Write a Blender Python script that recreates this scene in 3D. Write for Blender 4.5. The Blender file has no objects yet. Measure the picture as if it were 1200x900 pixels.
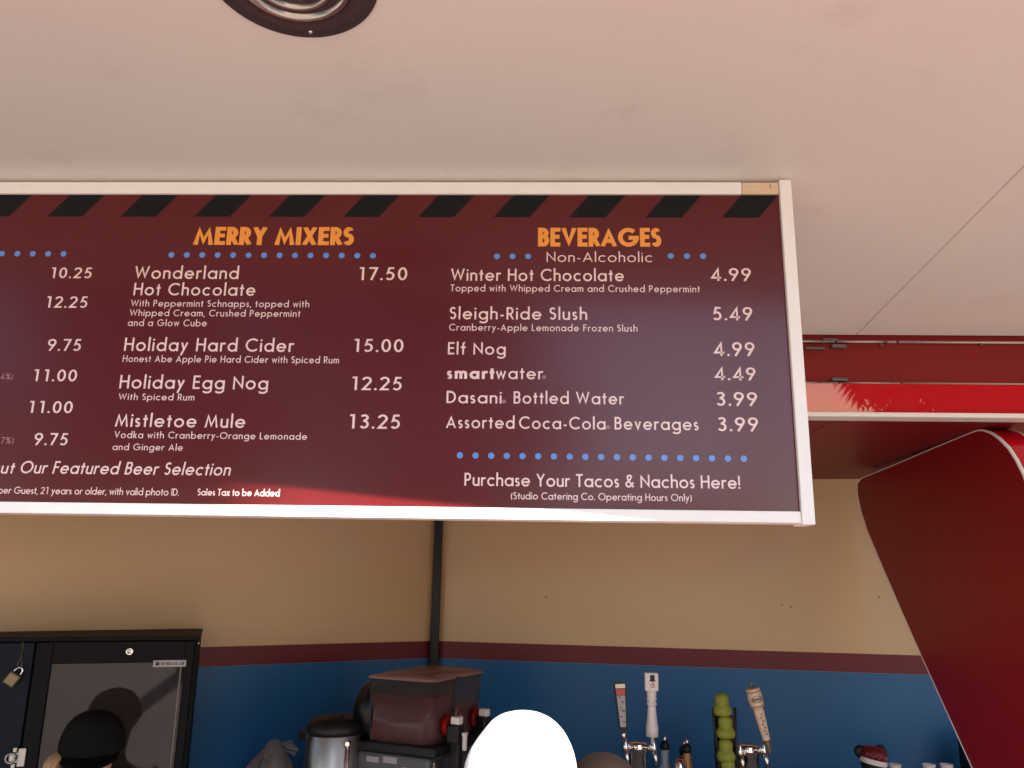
import bpy, bmesh, math, random
from mathutils import Vector, Matrix
random.seed(7)
S = bpy.context.scene
C = S.collection
PI = math.pi
# ------------------------------------------------------------------ camera
F = 960.0; CZ = 1.85                      # focal length in photo pixels (1200 wide), eye height
def _cam():
    xv, D, xh = 60., 3987., 31600.
    up = Vector((xv, D, -F)).normalized()
    X = Vector((xh, -(xv*xh-F*F)/D, F)); X -= up*X.dot(up); X.normalize()
    return X, up.cross(X), up
RX, RY, RZ = _cam()
cam = bpy.data.objects.new('camera', bpy.data.cameras.new('camera'))
C.objects.link(cam); S.camera = cam
cam.data.sensor_width = 36; cam.data.lens = 36*F/1200
cam.data.clip_start = .02; cam.data.clip_end = 2000
_m = Matrix((RX, RY, RZ)).to_4x4()        # camera -> world
_m.translation = (0, 0, CZ)
cam.matrix_world = _m
def ray(px, py):
    c = Vector((px-600, 450-py, -F)); return Vector((RX.dot(c), RY.dot(c), RZ.dot(c)))
def onY(px, py, d):
    w = ray(px, py); w *= d/w.y; return Vector((w.x, w.y, w.z+CZ))
def onP(px, py, p0, n):
    w = ray(px, py); c = Vector((0, 0, CZ)); n = Vector(n)
    return c + w*((Vector(p0)-c).dot(n)/w.dot(n))
# ------------------------------------------------------------------ light
SUN_EL = math.radians(34.5); SUN_AZ = math.radians(26)      # azimuth measured from -Y towards +X
sdir = Vector((math.sin(SUN_AZ)*math.cos(SUN_EL), -math.cos(SUN_AZ)*math.cos(SUN_EL), math.sin(SUN_EL)))
W = bpy.data.worlds.new('World'); S.world = W; W.use_nodes = True
nt = W.node_tree; bg = nt.nodes['Background']
sky = nt.nodes.new('ShaderNodeTexSky'); sky.sky_type = 'NISHITA'; sky.sun_disc = False
sky.sun_elevation = SUN_EL; sky.sun_rotation = math.atan2(sdir.x, sdir.y)
sky.dust_density = .25; sky.air_density = 1.0; sky.ozone_density = 1.0
nt.links.new(sky.outputs[0], bg.inputs[0]); bg.inputs[1].default_value = .12
sl = bpy.data.lights.new('sun', 'SUN'); sl.energy = 4.6; sl.angle = math.radians(.5); sl.color = (1, .88, .75)
sun = bpy.data.objects.new('sun', sl); C.objects.link(sun)
sun.rotation_euler = (-sdir).to_track_quat('-Z', 'Y').to_euler(); sun.location = (3, -6, 8)
vs = S.view_settings; vs.view_transform = 'Standard'; vs.look = 'None'; vs.gamma = 1; vs.exposure = 1.93
S.cycles.max_bounces = 10; S.cycles.diffuse_bounces = 6; S.cycles.transparent_max_bounces = 12
S.cycles.sample_clamp_indirect = 6
# ------------------------------------------------------------------ materials
def mat(name, col, rough=.5, metal=0, var=.06, scale=6, bump=0, bscale=60, coat=0, spec=.5, dirt=0, dirtcol=(.1, .07, .05), stretch=None, rvar=.12):
    m = bpy.data.materials.new(name); m.use_nodes = True
    n = m.node_tree.nodes; l = m.node_tree.links; b = n['Principled BSDF']
    tc = n.new('ShaderNodeTexCoord'); mp = n.new('ShaderNodeMapping'); l.new(tc.outputs['Object'], mp.inputs[0])
    if stretch: mp.inputs['Scale'].default_value = stretch
    nz = n.new('ShaderNodeTexNoise'); nz.inputs['Scale'].default_value = scale; nz.inputs['Detail'].default_value = 6
    l.new(mp.outputs[0], nz.inputs['Vector'])
    mx = n.new('ShaderNodeMix'); mx.data_type = 'RGBA'
    mx.inputs[6].default_value = tuple(max(0, c*(1-var)) for c in col)+(1,)
    mx.inputs[7].default_value = tuple(min(1, c*(1+var)) for c in col)+(1,)
    l.new(nz.outputs['Fac'], mx.inputs[0]); out = mx.outputs[2]
    if dirt:
        n2 = n.new('ShaderNodeTexNoise'); n2.inputs['Scale'].default_value = scale*2.3; n2.inputs['Detail'].default_value = 9
        n2.inputs['Roughness'].default_value = .7
        l.new(mp.outputs[0], n2.inputs['Vector'])
        r = n.new('ShaderNodeMapRange'); r.inputs[1].default_value = .56; r.inputs[2].default_value = .78; r.inputs[4].default_value = dirt
        l.new(n2.outputs['Fac'], r.inputs[0])
        m2 = n.new('ShaderNodeMix'); m2.data_type = 'RGBA'; m2.inputs[7].default_value = dirtcol+(1,)
        l.new(r.outputs[0], m2.inputs[0]); l.new(out, m2.inputs[6]); out = m2.outputs[2]
    l.new(out, b.inputs['Base Color'])
    rr = n.new('ShaderNodeMapRange'); rr.inputs[3].default_value = max(.02, rough*(1-rvar)); rr.inputs[4].default_value = min(1, rough*(1+rvar))
    l.new(nz.outputs['Fac'], rr.inputs[0]); l.new(rr.outputs[0], b.inputs['Roughness'])
    b.inputs['Metallic'].default_value = metal; b.inputs['Specular IOR Level'].default_value = spec
    b.inputs['Coat Weight'].default_value = coat; b.inputs['Coat Roughness'].default_value = .04
    if bump:
        n3 = n.new('ShaderNodeTexNoise'); n3.inputs['Scale'].default_value = bscale; n3.inputs['Detail'].default_value = 5
        l.new(mp.outputs[0], n3.inputs['Vector'])
        bp = n.new('ShaderNodeBump'); bp.inputs['Strength'].default_value = bump; bp.inputs['Distance'].default_value = .002
        l.new(n3.outputs['Fac'], bp.inputs['Height']); l.new(bp.outputs[0], b.inputs['Normal'])
    return m
def clear(name, tint, t=.75, rough=.05):
    m = bpy.data.materials.new(name); m.use_nodes = True
    n = m.node_tree.nodes; l = m.node_tree.links; b = n['Principled BSDF']
    b.inputs['Base Color'].default_value = tint+(1,); b.inputs['Roughness'].default_value = rough
    tr = n.new('ShaderNodeBsdfTransparent'); tr.inputs[0].default_value = tuple(min(1, .5+.5*c) for c in tint)+(1,)
    mx = n.new('ShaderNodeMixShader'); mx.inputs[0].default_value = t
    l.new(b.outputs[0], mx.inputs[1]); l.new(tr.outputs[0], mx.inputs[2]); l.new(mx.outputs[0], n['Material Output'].inputs[0])
    return m
M = {}
M['ceil'] = mat('white_laminate', (.80, .765, .70), .42, var=.04, scale=2.5, dirt=.26, dirtcol=(.45, .36, .30), bump=.04, bscale=9)
M['frame'] = mat('white_painted_trim', (.90, .845, .80), .4, var=.03, scale=14, dirt=.15, dirtcol=(.5, .42, .36))
M['wood'] = mat('bare_pine', (.72, .52, .34), .6, var=.12, scale=9, stretch=(1, 1, 12))
M['board'] = mat('maroon_board_print', (.094, .003, .005), .36, var=.05, scale=2, coat=.5, spec=.22, bump=.03, bscale=5)
M['board'].node_tree.nodes['Principled BSDF'].inputs['Coat Roughness'].default_value = .17
M['dim_ground'] = mat('bounce_dimming_ground', (.07, .052, .047), .8, var=.2, scale=3, dirt=.3, dirtcol=(.05, .035, .03), bump=.4, bscale=30)  # for the added ground strip that cuts bounce light onto the ceiling
M['board_black'] = mat('black_print', (.006, .005, .005), .5, spec=.2, var=.05)
M['ink'] = mat('cream_print', (.84, .60, .56), .4, var=.02, coat=.2)
M['ink_dim'] = mat('faded_print', (.42, .20, .20), .4, var=.02)
M['orange'] = mat('orange_print', (.86, .30, .035), .4, var=.03, coat=.2)
M['dot'] = mat('blue_print', (.10, .26, .66), .4, var=.03, coat=.2)
M['red_gloss'] = mat('glossy_red_paint', (.56, .002, .010), .5, var=.06, coat=1, spec=.1)
M['red_gloss'].node_tree.nodes['Principled BSDF'].inputs['Coat IOR'].default_value = 1.45
M['red_gloss'].node_tree.nodes['Principled BSDF'].inputs['Coat Roughness'].default_value = .01
M['red_matte'] = mat('dull_red_paint', (.22, .008, .007), .5, spec=.25, var=.12, dirt=.35, dirtcol=(.10, .012, .010), scale=4, stretch=(1, 1, 2))
M['red_dark'] = mat('maroon_laminate', (.26, .003, .009), .38, spec=.3, var=.10, scale=3, bump=.05, bscale=20, dirt=.12, dirtcol=(.07, .01, .012))
M['soffit'] = mat('maroon_soffit_paint', (.22, .006, .012), .45, spec=.3, var=.12, scale=3, dirt=.2, dirtcol=(.09, .02, .02))
M['beige'] = mat('beige_wall_laminate', (.62, .41, .215), .34, var=.05, scale=2.2, dirt=.10, dirtcol=(.35, .24, .14), bump=.05, bscale=6)
M['stripe'] = mat('maroon_wall_stripe', (.15, .010, .018), .4, spec=.3, var=.06, scale=4)
M['blue'] = mat('blue_wall_laminate', (.015, .115, .28), .4, spec=.35, var=.08, scale=3, dirt=.12, dirtcol=(.015, .06, .13), bump=.05, bscale=8)
M['black'] = mat('black_plastic', (.010, .0095, .010), .4, spec=.3, var=.15, scale=12)
M['black_metal'] = mat('black_powder_coat', (.006, .005, .0055), .55, spec=.12, var=.12, scale=12, bump=.05, bscale=200)
M['navy'] = mat('dark_blue_vinyl', (.004, .007, .015), .5, spec=.15, var=.1)
M['chrome'] = mat('chrome', (.75, .73, .72), .12, 1, var=.05)
M['steel'] = mat('brushed_steel', (.36, .33, .31), .38, 1, var=.1, scale=30, stretch=(1, 1, .05), rvar=.4)
M['alu'] = mat('aged_aluminium', (.50, .42, .36), .42, 1, var=.2, scale=20, dirt=.5, dirtcol=(.12, .06, .05))
M['hinge'] = mat('grimy_hinge_steel', (.16, .13, .11), .5, .6, var=.3, scale=30)
M['vent_dark'] = mat('dark_bronze_flange', (.060, .050, .050), .42, .35, var=.15, scale=20, dirt=.25, dirtcol=(.2, .17, .15))
M['vent_bright'] = mat('nickel_ridge', (.42, .39, .35), .20, 1, var=.1)
M['brass'] = mat('aged_brass', (.22, .16, .10), .5, .7, var=.2, scale=40)
M['glass'] = clear('door_glass', (.050, .036, .034), .5, .03)  # half-opaque brown tint stands in for hazy reflection on the pane
M['bowl'] = clear('clear_polycarbonate', (.20, .17, .165), .76, .1)
M['lid'] = clear('smoky_lid', (.42, .24, .19), .42, .3)
M['slush'] = mat('cranberry_slush', (.22, .003, .006), .5, spec=.15, var=.25, scale=26, bump=.3, bscale=60)
M['white_plastic'] = mat('white_plastic', (.78, .72, .68), .4, var=.04, scale=20)
M['cooler_in'] = mat('grey_cooler_liner', (.5, .46, .46), .5, var=.08)
M['green'] = mat('yellow_green_plastic', (.25, .27, .035), .45, spec=.3, var=.15, scale=30)
M['maple'] = mat('pale_turned_maple', (.74, .52, .36), .4, var=.1, scale=20, stretch=(1, 1, .2))
M['tapwhite'] = mat('white_enamel', (.78, .70, .66), .3, var=.05)
M['redlabel'] = mat('red_label', (.55, .06, .04), .4)
M['amber'] = mat('amber_liquor', (.45, .20, .05), .15, var=.1)
M['grey'] = mat('grey_appliance_panel', (.10, .10, .11), .35, var=.1)
M['sticker'] = mat('pale_sticker', (.40, .36, .36), .5, var=.1, scale=60)
M['bag'] = clear('crumpled_plastic_bag', (.30, .25, .23), .74, .2)
M['capwhite'] = mat('white_cotton', (.86, .85, .86), .85, var=.03, scale=30, bump=.25, bscale=500)
M['capblack'] = mat('black_cotton', (.007, .006, .006), .95, spec=.1, var=.15, scale=30, bump=.3, bscale=400)
M['stitch'] = mat('grey_embroidery', (.35, .33, .36), .8)
M['skin'] = mat('skin', (.55, .30, .21), .5, var=.08, scale=12)
M['blonde'] = mat('blonde_hair', (.40, .24, .11), .55, var=.35, scale=30, stretch=(8, 8, 1))
M['brown'] = mat('brown_hair', (.010, .006, .005), .7, spec=.2, var=.35, scale=30, stretch=(8, 8, 1))
M['shirt_blue'] = mat('blue_shirt', (.12, .2, .36), .85, bump=.2, bscale=300)
M['shirt_grey'] = mat('grey_shirt', (.25, .25, .26), .85, bump=.2, bscale=300)
M['shirt_black'] = mat('black_shirt', (.03, .03, .03), .85, bump=.2, bscale=300)
M['denim'] = mat('denim', (.05, .08, .15), .85)
M['counter'] = mat('dull_steel_counter', (.32, .28, .25), .7, .2, var=.1, scale=20)
M['ground'] = mat('tan_paving', (.385, .313, .262), .85, var=.15, scale=.8, dirt=.25, dirtcol=(.25, .18, .14), bump=.3, bscale=40)
M['leaf'] = mat('tree_leaf', (.050, .085, .025), .5, var=.4, scale=3)
M['palmleaf'] = mat('palm_leaf', (.070, .11, .035), .45, var=.3, scale=3)
M['bark'] = mat('bark', (.16, .12, .09), .9, var=.3, scale=10, bump=.6, bscale=20)
# ------------------------------------------------------------------ mesh helpers
def nb(): return bmesh.new()
def box(bm, c, s, rot=None):
    r = bmesh.ops.create_cube(bm, size=1)
    m = Matrix.Translation(c) @ (rot.to_4x4() if rot else Matrix()) @ Matrix.Diagonal((s[0], s[1], s[2], 1))
    bmesh.ops.transform(bm, matrix=m, verts=r['verts']); return r['verts']
def bbox(bm, a, b): return box(bm, [(a[i]+b[i])/2 for i in range(3)], [abs(b[i]-a[i]) for i in range(3)])
def rbox(bm, c, s, bev, rot=None, seg=2):
    t = nb(); r = bmesh.ops.create_cube(t, size=1)
    bmesh.ops.transform(t, matrix=Matrix.Diagonal((s[0], s[1], s[2], 1)), verts=r['verts'])
    bmesh.ops.bevel(t, geom=t.edges[:], offset=bev, segments=seg, affect='EDGES', profile=.5)
    bmesh.ops.transform(t, matrix=Matrix.Translation(c) @ (rot.to_4x4() if rot else Matrix()), verts=t.verts[:])
    me = bpy.data.meshes.new('tmp'); t.to_mesh(me); t.free(); bm.from_mesh(me); bpy.data.meshes.remove(me)
def lathe(bm, prof, c=(0, 0, 0), n=32, mtx=None, cap=True):
    """prof: (radius, height) list, revolved round local Z"""
    rings = []
    T = mtx if mtx is not None else Matrix.Translation(c)
    for r, z in prof:
        rings.append([bm.verts.new(T @ Vector((r*math.cos(2*PI*i/n), r*math.sin(2*PI*i/n), z))) for i in range(n)])
    fs = []
    for a, b in zip(rings, rings[1:]):
        for i in range(n): fs.append(bm.faces.new((a[i], a[(i+1) % n], b[(i+1) % n], b[i])))
    if cap:
        for rg in (rings[0], rings[-1]):
            try: bm.faces.new(rg)
            except ValueError: pass
    for f in fs: f.smooth = True
def tube(bm, pts, r, n=10, cap=True):
    pts = [Vector(p) for p in pts]; rings = []
    rr = r if isinstance(r, (list, tuple)) else [r]*len(pts)
    up = None
    for i, p in enumerate(pts):
        d = (pts[min(i+1, len(pts)-1)]-pts[max(i-1, 0)]).normalized()
        if up is None: up = d.orthogonal().normalized()
        up = (up-d*up.dot(d)).normalized(); s = d.cross(up)
        rings.append([bm.verts.new(p+(up*math.cos(2*PI*k/n)+s*math.sin(2*PI*k/n))*rr[i]) for k in range(n)])
    for a, b in zip(rings, rings[1:]):
        for k in range(n):
            f = bm.faces.new((a[k], a[(k+1) % n], b[(k+1) % n], b[k])); f.smooth = True
    if cap: bm.faces.new(rings[0]); bm.faces.new(rings[-1])
def prism(bm, poly, axis, a, b):
    """polygon in the two other axes, extruded along axis index from a to b"""
    def P(u, v, w):
        q = [0, 0, 0]; o = [i for i in range(3) if i != axis]; q[o[0]] = u; q[o[1]] = v; q[axis] = w; return q
    A = [bm.verts.new(P(u, v, a)) for u, v in poly]; B = [bm.verts.new(P(u, v, b)) for u, v in poly]
    bm.faces.new(A); bm.faces.new(B)
    for i in range(len(poly)):
        j = (i+1) % len(poly); bm.faces.new((A[i], A[j], B[j], B[i]))
_root = {}
def obj(name, bm, m, parent=None, local=False, smooth=False):
    bmesh.ops.recalc_face_normals(bm, faces=bm.faces[:])
    if smooth:
        for f in bm.faces: f.smooth = True
    if parent is not None and not local:
        off = _root.get(parent.name, Vector((0, 0, 0)))
        bmesh.ops.translate(bm, verts=bm.verts[:], vec=-off)
    me = bpy.data.meshes.new(name); bm.to_mesh(me); bm.free()
    for k in (m if isinstance(m, (list, tuple)) else [m]): me.materials.append(M[k])
    o = bpy.data.objects.new(name, me); C.objects.link(o)
    if parent is not None:
        o.parent = parent; _root[o.name] = _root.get(parent.name, Vector((0, 0, 0)))
    return o
def tag(o, label, cat, group=None):
    o['label'] = label; o['category'] = cat
    if group: o['group'] = group
    return o
def thing(name, label, cat, loc=(0, 0, 0), rz=0, group=None):
    o = bpy.data.objects.new(name, None); C.objects.link(o); o.location = loc; o.rotation_euler = (0, 0, rz)
    o.empty_display_size = .05
    _root[o.name] = Vector(loc); return tag(o, label, cat, group)
def struct(name, bm, m):
    o = obj(name, bm, m); o['kind'] = 'structure'; return o
# ------------------------------------------------------------------ stroke lettering (geometric sans)
def arc(cx, cy, rx, ry, a0, a1, n=16):
    return [(cx+rx*math.cos(math.radians(a0+(a1-a0)*i/n)), cy+ry*math.sin(math.radians(a0+(a1-a0)*i/n))) for i in range(n+1)]
def glyph(ch, h, k=1.0):
    c = 1-h; x = .655; R = .34*k; ry = .34-h; cy = .3275; rx = R-h; kk = k
    def circ(): return arc(R, cy, rx, ry, 0, 360, 26)
    g = min(2.2*h, .17)
    if ch == ' ': return .24, []
    if ch == 'A':
        w = .78*k; b = .30; t = b/(1-1.2*h)
        return w, [[(h*.9, 0), (w/2, 1-g), (w-h*.9, 0)], [(h+(w/2-h)*t, b), (w-h-(w/2-h)*t, b)]]
    if ch == 'B':
        w = .54*k; m = .53; r1 = (c-m)/2; r2 = (m-h)/2; q = .17*k
        return w, [[(h, 0), (h, 1)], [(h, c), (w-.03-h-q, c)]+arc(w-.03-h-q, (c+m)/2, q, r1, 90, -90)+[(h, m)],
                   [(h, m), (w-h-q, m)]+arc(w-h-q, (h+m)/2, q, r2, 90, -90)+[(h, h)]]
    if ch == 'C':
        r = .5*k-h; return h+r*1.72+h*.4, [arc(h+r, .5, r, .5-h, 46, 314, 26)]
    if ch == 'G':
        r = .5*k-h; return 2*r+2*h, [arc(h+r, .5, r, .5-h, 46, 352, 28), [(h+r*1.02, .47), (2*r+2*h, .47)]]
    if ch == 'D':
        q = .36*k; s = .24*k; return s+q+h, [[(h, 0), (h, 1)], [(h, c), (s, c)]+arc(s, .5, q, .5-h, 90, -90, 18)+[(h, h)]]
    if ch in 'EF':
        w = (.48 if ch == 'E' else .45)*k; m = .52
        s = [[(h, 0), (h, 1)], [(h, c), (w, c)], [(h, m), (w*.93, m)]]
        if ch == 'E': s.append([(h, h), (w, h)])
        return w, s
    if ch == 'H': w = .66*k; return w, [[(h, 0), (h, 1)], [(w-h, 0), (w-h, 1)], [(h, .52), (w-h, .52)]]
    if ch == 'I': return 2*h, [[(h, 0), (h, 1)]]
    if ch == 'L': w = .42*k; return w, [[(h, 0), (h, 1)], [(h, h), (w, h)]]
    if ch == 'M':
        w = .88*k; a = .15*k+h*.3; return w, [[(h*.9, 0), (a+h*.4, 1-g), (w/2, g), (w-a-h*.4, 1-g), (w-h*.9, 0)]]
    if ch == 'N': w = .70*k; return w, [[(h, 0), (h, 1-g), (w-h, g), (w-h, 1)]]
    if ch == 'O': r = .5*k-h; return 2*(r+h), [arc(r+h, .5, r, .5-h, 0, 360, 32)]
    if ch in 'PR':
        w = .50*k; m = .45; q = .2*k-h*.2; s = [[(h, 0), (h, 1)], [(h, c), (w-h-q, c)]+arc(w-h-q, (c+m)/2, q, (c-m)/2, 90, -90)+[(h, m)]]
        if ch == 'R': s.append([(w*.48, m), (w+.02-h*.5, 0)])
        return w+.02, s
    if ch == 'S':
        w = .48*k; m = .53; q = w/2-h
        return w, [arc(w/2-.01, (c+m)/2, q*.92, (c-m)/2, 30, 270, 16)+arc(w/2, (h+m)/2, q, (m-h)/2, 90, -150, 16)[1:]]
    if ch == 'T': w = .52*k; return w, [[(0, c), (w, c)], [(w/2, 0), (w/2, 1)]]
    if ch == 'V': w = .72*k; return w, [[(h*.9, 1), (w/2, g), (w-h*.9, 1)]]
    if ch == 'W': w = 1.06*k; return w, [[(h*.9, 1), (w*.28, g), (w/2, 1-g), (w*.72, g), (w-h*.9, 1)]]
    if ch == 'X': w = .66*k; return w, [[(h, 0), (w-h, 1)], [(h, 1), (w-h, 0)]]
    if ch == 'Y': w = .66*k; return w, [[(h, 1), (w/2, .48)], [(w-h, 1), (w/2, .48)], [(w/2, 0), (w/2, .52)]]
    # lower case
    if ch == 'a': return 2*R, [circ(), [(2*R-h, 0), (2*R-h, x)]]
    if ch == 'b': return 2*R, [circ(), [(h, 0), (h, 1.06)]]
    if ch == 'd': return 2*R, [circ(), [(2*R-h, 0), (2*R-h, 1.06)]]
    if ch == 'o': return 2*R, [circ()]
    if ch == 'z': w = .44*k; return w, [[(.02, x-h), (w-h, x-h), (h, h), (w-.02, h)]]
    if ch == 'x': w = .48*k; return w, [[(h*.8, 0), (w-h*.8, x)], [(h*.8, x), (w-h*.8, 0)]]
    if ch == 'p': return 2*R, [circ(), [(h, -.3), (h, x)]]
    if ch == 'g': return 2*R, [circ(), [(2*R-h, x), (2*R-h, -.08)]+arc(R, -.08, rx, .2-h*.4, 0, -155, 14)[1:]]
    if ch == 'c': return R*1.72, [arc(R, cy, rx, ry, 48, 312, 20)]
    if ch == 'e': return 2*R, [arc(R, cy, rx, ry, 0, 325, 24), [(h, cy), (2*R-h*.2, cy)]]
    if ch == 'f': return .30*k+h, [[(.12+h, 0), (.12+h, .85)]+arc(.12+h+.12, .85, .12, .19-h, 180, 95, 7)[1:], [(0, x-h), (.30+h, x-h)]]
    if ch in 'nh':
        q = .20*k; return 2*q+2*h, [[(h, 0), (h, x if ch == 'n' else 1.06)], arc(q+h, x-.2, q, .2-h*.8, 180, 0, 16)+[(2*q+h, 0)]]
    if ch == 'm':
        q = .165*k; return 4*q+2*h, [[(h, 0), (h, x)], arc(q+h, x-.2, q, .2-h*.8, 180, 0, 14)+[(2*q+h, 0)], arc(3*q+h, x-.2, q, .2-h*.8, 180, 0, 14)+[(4*q+h, 0)]]
    if ch == 'u':
        q = .20*k; return 2*q+2*h, [[(h, x)]+arc(q+h, .2, q, .2-h*.8, 180, 360, 16), [(2*q+h, 0), (2*q+h, x)]]
    if ch == 'r': return .32*k+h*.5, [[(h, 0), (h, x)], arc(h+.2, x-.24, .2, .24-h*.8, 180, 62, 9)]
    if ch == 'i': return 2*h, [[(h, 0), (h, x)], 'dot']
    if ch == 'l': return 2*h, [[(h, 0), (h, 1.06)]]
    if ch == 't': return .32*k, [[(.16*k, 0), (.16*k, .88)], [(0, x-h), (.32*k, x-h)]]
    if ch == 'k': w = .46*k; return w, [[(h, 0), (h, 1.06)], [(h, .28), (w-h*1.2, x)], [(h+.09, .34), (w-h*.8, 0)]]
    if ch == 's':
        w = .36*k; m = .325; q = w/2-h; cc = x-h*.8
        return w, [arc(w/2-.01, (cc+m)/2, q*.9, (cc-m)/2, 25, 270, 12)+arc(w/2, (h*.8+m)/2, q, (m-h*.8)/2, 90, -150, 12)[1:]]
    if ch == 'v': w = .50*k; return w, [[(h*.9, x), (w/2, 1.4*h), (w-h*.9, x)]]
    if ch == 'w': w = .74*k; return w, [[(h*.9, x), (w*.28, 1.3*h), (w/2, x-1.3*h), (w*.72, 1.3*h), (w-h*.9, x)]]
    if ch == 'y': w = .50*k; return w, [[(h*.9, x), (w/2, .08)], [(w-h*.9, x), (w*.5-.19*k, -.3)]]
    # digits
    if ch == '0': return .56, [arc(.28, .5, .28-h, .5-h, 0, 360, 28)]
    if ch == '1': return .50, [[(.12, c), (.33, c)], [(.33, 0), (.33, 1)]]
    if ch == '2': return .56, [arc(.28, .7, .22, .3-h, 165, -20, 14)+[(h+.02, h), (.54, h)]]
    if ch == '3': return .54, [arc(.26, .765, .18, .235-h, 150, -90, 14), [(.2, .53), (.27, .53)], arc(.26, .295-h*.0, .2, .235, 90, -150, 14)]
    if ch == '4': return .62, [[(.62, .24), (h, .24), (.44, 1-1.2*h), (.44, 0)]]
    if ch == '5': return .56, [[(.50, c), (.21, c), (.13, .55)]+arc(.25, .33, .245-h*.4, .33-h, 112, -140, 16)]
    if ch == '7': return .54, [[(.02, c), (.48, c), (.17, 0)]]
    if ch == '9': return .58, [arc(.29, .70, .29-h, .30-h, 0, 360, 24), [(.29+.21, .60), (.17, 0)]]
    if ch == '.': return 2*h, ['dotlow']
    if ch == ',': return 2*h, [[(h*1.4, h*1.6), (0, -h*2.2)]]
    if ch == '-': return .30, [[(.03, .31), (.27, .31)]]
    if ch == '!': return 2*h, [[(h, .26), (h, 1)], 'dotlow']
    if ch == '&': return .68, [[(.62, h*.4), (.20, .62)]+arc(.32, .78, .15, .22-h, 205, -10, 14), [(.45, .72), (.17, .44)]+arc(.27, .25, .27-h, .25-h, 130, 300, 14), [(.36, .07), (.63, .40)]]
    if ch == '(': return .22, [arc(.42, .40, .36, .62, 132, 228, 10)]
    if ch == ')': return .22, [arc(-.2, .40, .36, .62, 48, -48, 10)]
    if ch == '%': return .78, [arc(.2, .76, .14, .18, 0, 360, 14), arc(.58, .24, .14, .18, 0, 360, 14), [(.62, 1), (.16, 0)]]
    return .3, []
def strip(pts, h):
    n = len(pts); closed = n > 3 and abs(pts[0][0]-pts[-1][0])+abs(pts[0][1]-pts[-1][1]) < 1e-6
    L = []; Rr = []
    for i in range(n):
        p = Vector(pts[i])
        a = Vector(pts[i-1]) if i > 0 else (Vector(pts[-2]) if closed else None)
        b = Vector(pts[i+1]) if i < n-1 else (Vector(pts[1]) if closed else None)
        d1 = (p-a).normalized() if a is not None else None; d2 = (b-p).normalized() if b is not None else None
        d1 = d1 or d2; d2 = d2 or d1
        n1 = Vector((-d1.y, d1.x)); n2 = Vector((-d2.y, d2.x)); m = n1+n2
        if m.length < 1e-4: m = n1
        m.normalize(); s = min(1/max(m.dot(n1), .2), 2.4)
        L.append(p+m*h*s); Rr.append(p-m*h*s)
    return L, Rr
def text_width(s, h, k, tr): return sum(glyph(c, h, k)[0] for c in s)+tr*(len(s)-1)
def text_bm(s, org, ux, uz, un, cap, width, h=.065, k=1.0, mode='track', shear=0, tr0=.10):
    """lettering in the plane (org, ux right, uz up), un = outward normal"""
    n0 = text_width(s, h, k, tr0)
    if mode == 'track':
        nat = width/cap; tr = (nat-text_width(s, h, k, 0))/max(1, len(s)-1); sx = 1.0
        if tr < .06 or tr > .17:               # share the misfit with the letter widths
            t2 = min(max(tr, .06), .17); sx = nat/text_width(s, h, k, t2); tr = t2
    elif mode == 'nat': tr = tr0; sx = 1.0
    else: tr = tr0; sx = width/cap/n0
    bm = nb(); xx = 0; li = 0
    for ch in s:
        w, st = glyph(ch, h, k)
        for q in st:
            li += 1; e = .00012+(li % 6)*.00003
            if q in ('dot', 'dotlow'):
                cyy = .86 if q == 'dot' else h*1.1
                pts = [(h+h*1.2*math.cos(a*PI/6), cyy+h*1.2*math.sin(a*PI/6)) for a in range(12)]
                bm.faces.new([bm.verts.new(org+ux*((xx+p[0])*sx+shear*p[1])*cap+uz*p[1]*cap+un*e) for p in pts]); continue
            L, Rr = strip(q, h)
            if ch.isupper() and ch not in 'COGS': L = [Vector((p.x, min(1, max(0, p.y)))) for p in L]; Rr = [Vector((p.x, min(1, max(0, p.y)))) for p in Rr]
            V = lambda p: bm.verts.new(org+ux*((xx+p.x)*sx+shear*p.y)*cap+uz*p.y*cap+un*e)
            lv = [V(p) for p in L]; rv = [V(p) for p in Rr]
            for i in range(len(lv)-1):
                try: bm.faces.new((lv[i], rv[i], rv[i+1], lv[i+1]))
                except ValueError: pass
        xx += w+tr
    return bm
# ------------------------------------------------------------------ setting: ground
bm = nb(); bbox(bm, (-600, -600, -.5), (600, 600, 0)); struct('ground', bm, 'ground')
bm = nb(); bbox(bm, (-5, -.35, .002), (5, 2.3, .006)); struct('added_dark_ground', bm, 'dim_ground')  # unseen dark strip, added so the ceiling dims towards the facade
# ------------------------------------------------------------------ kiosk
YF = 2.10
def cz(y): return 2.4954+.0864*(YF-y)       # underside of the raised hatch
kiosk = thing('food_kiosk', 'red food kiosk with raised white hatch, glossy red fascia and beige and blue inside walls', 'kiosk', (0, 2.1, 0))
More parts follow.
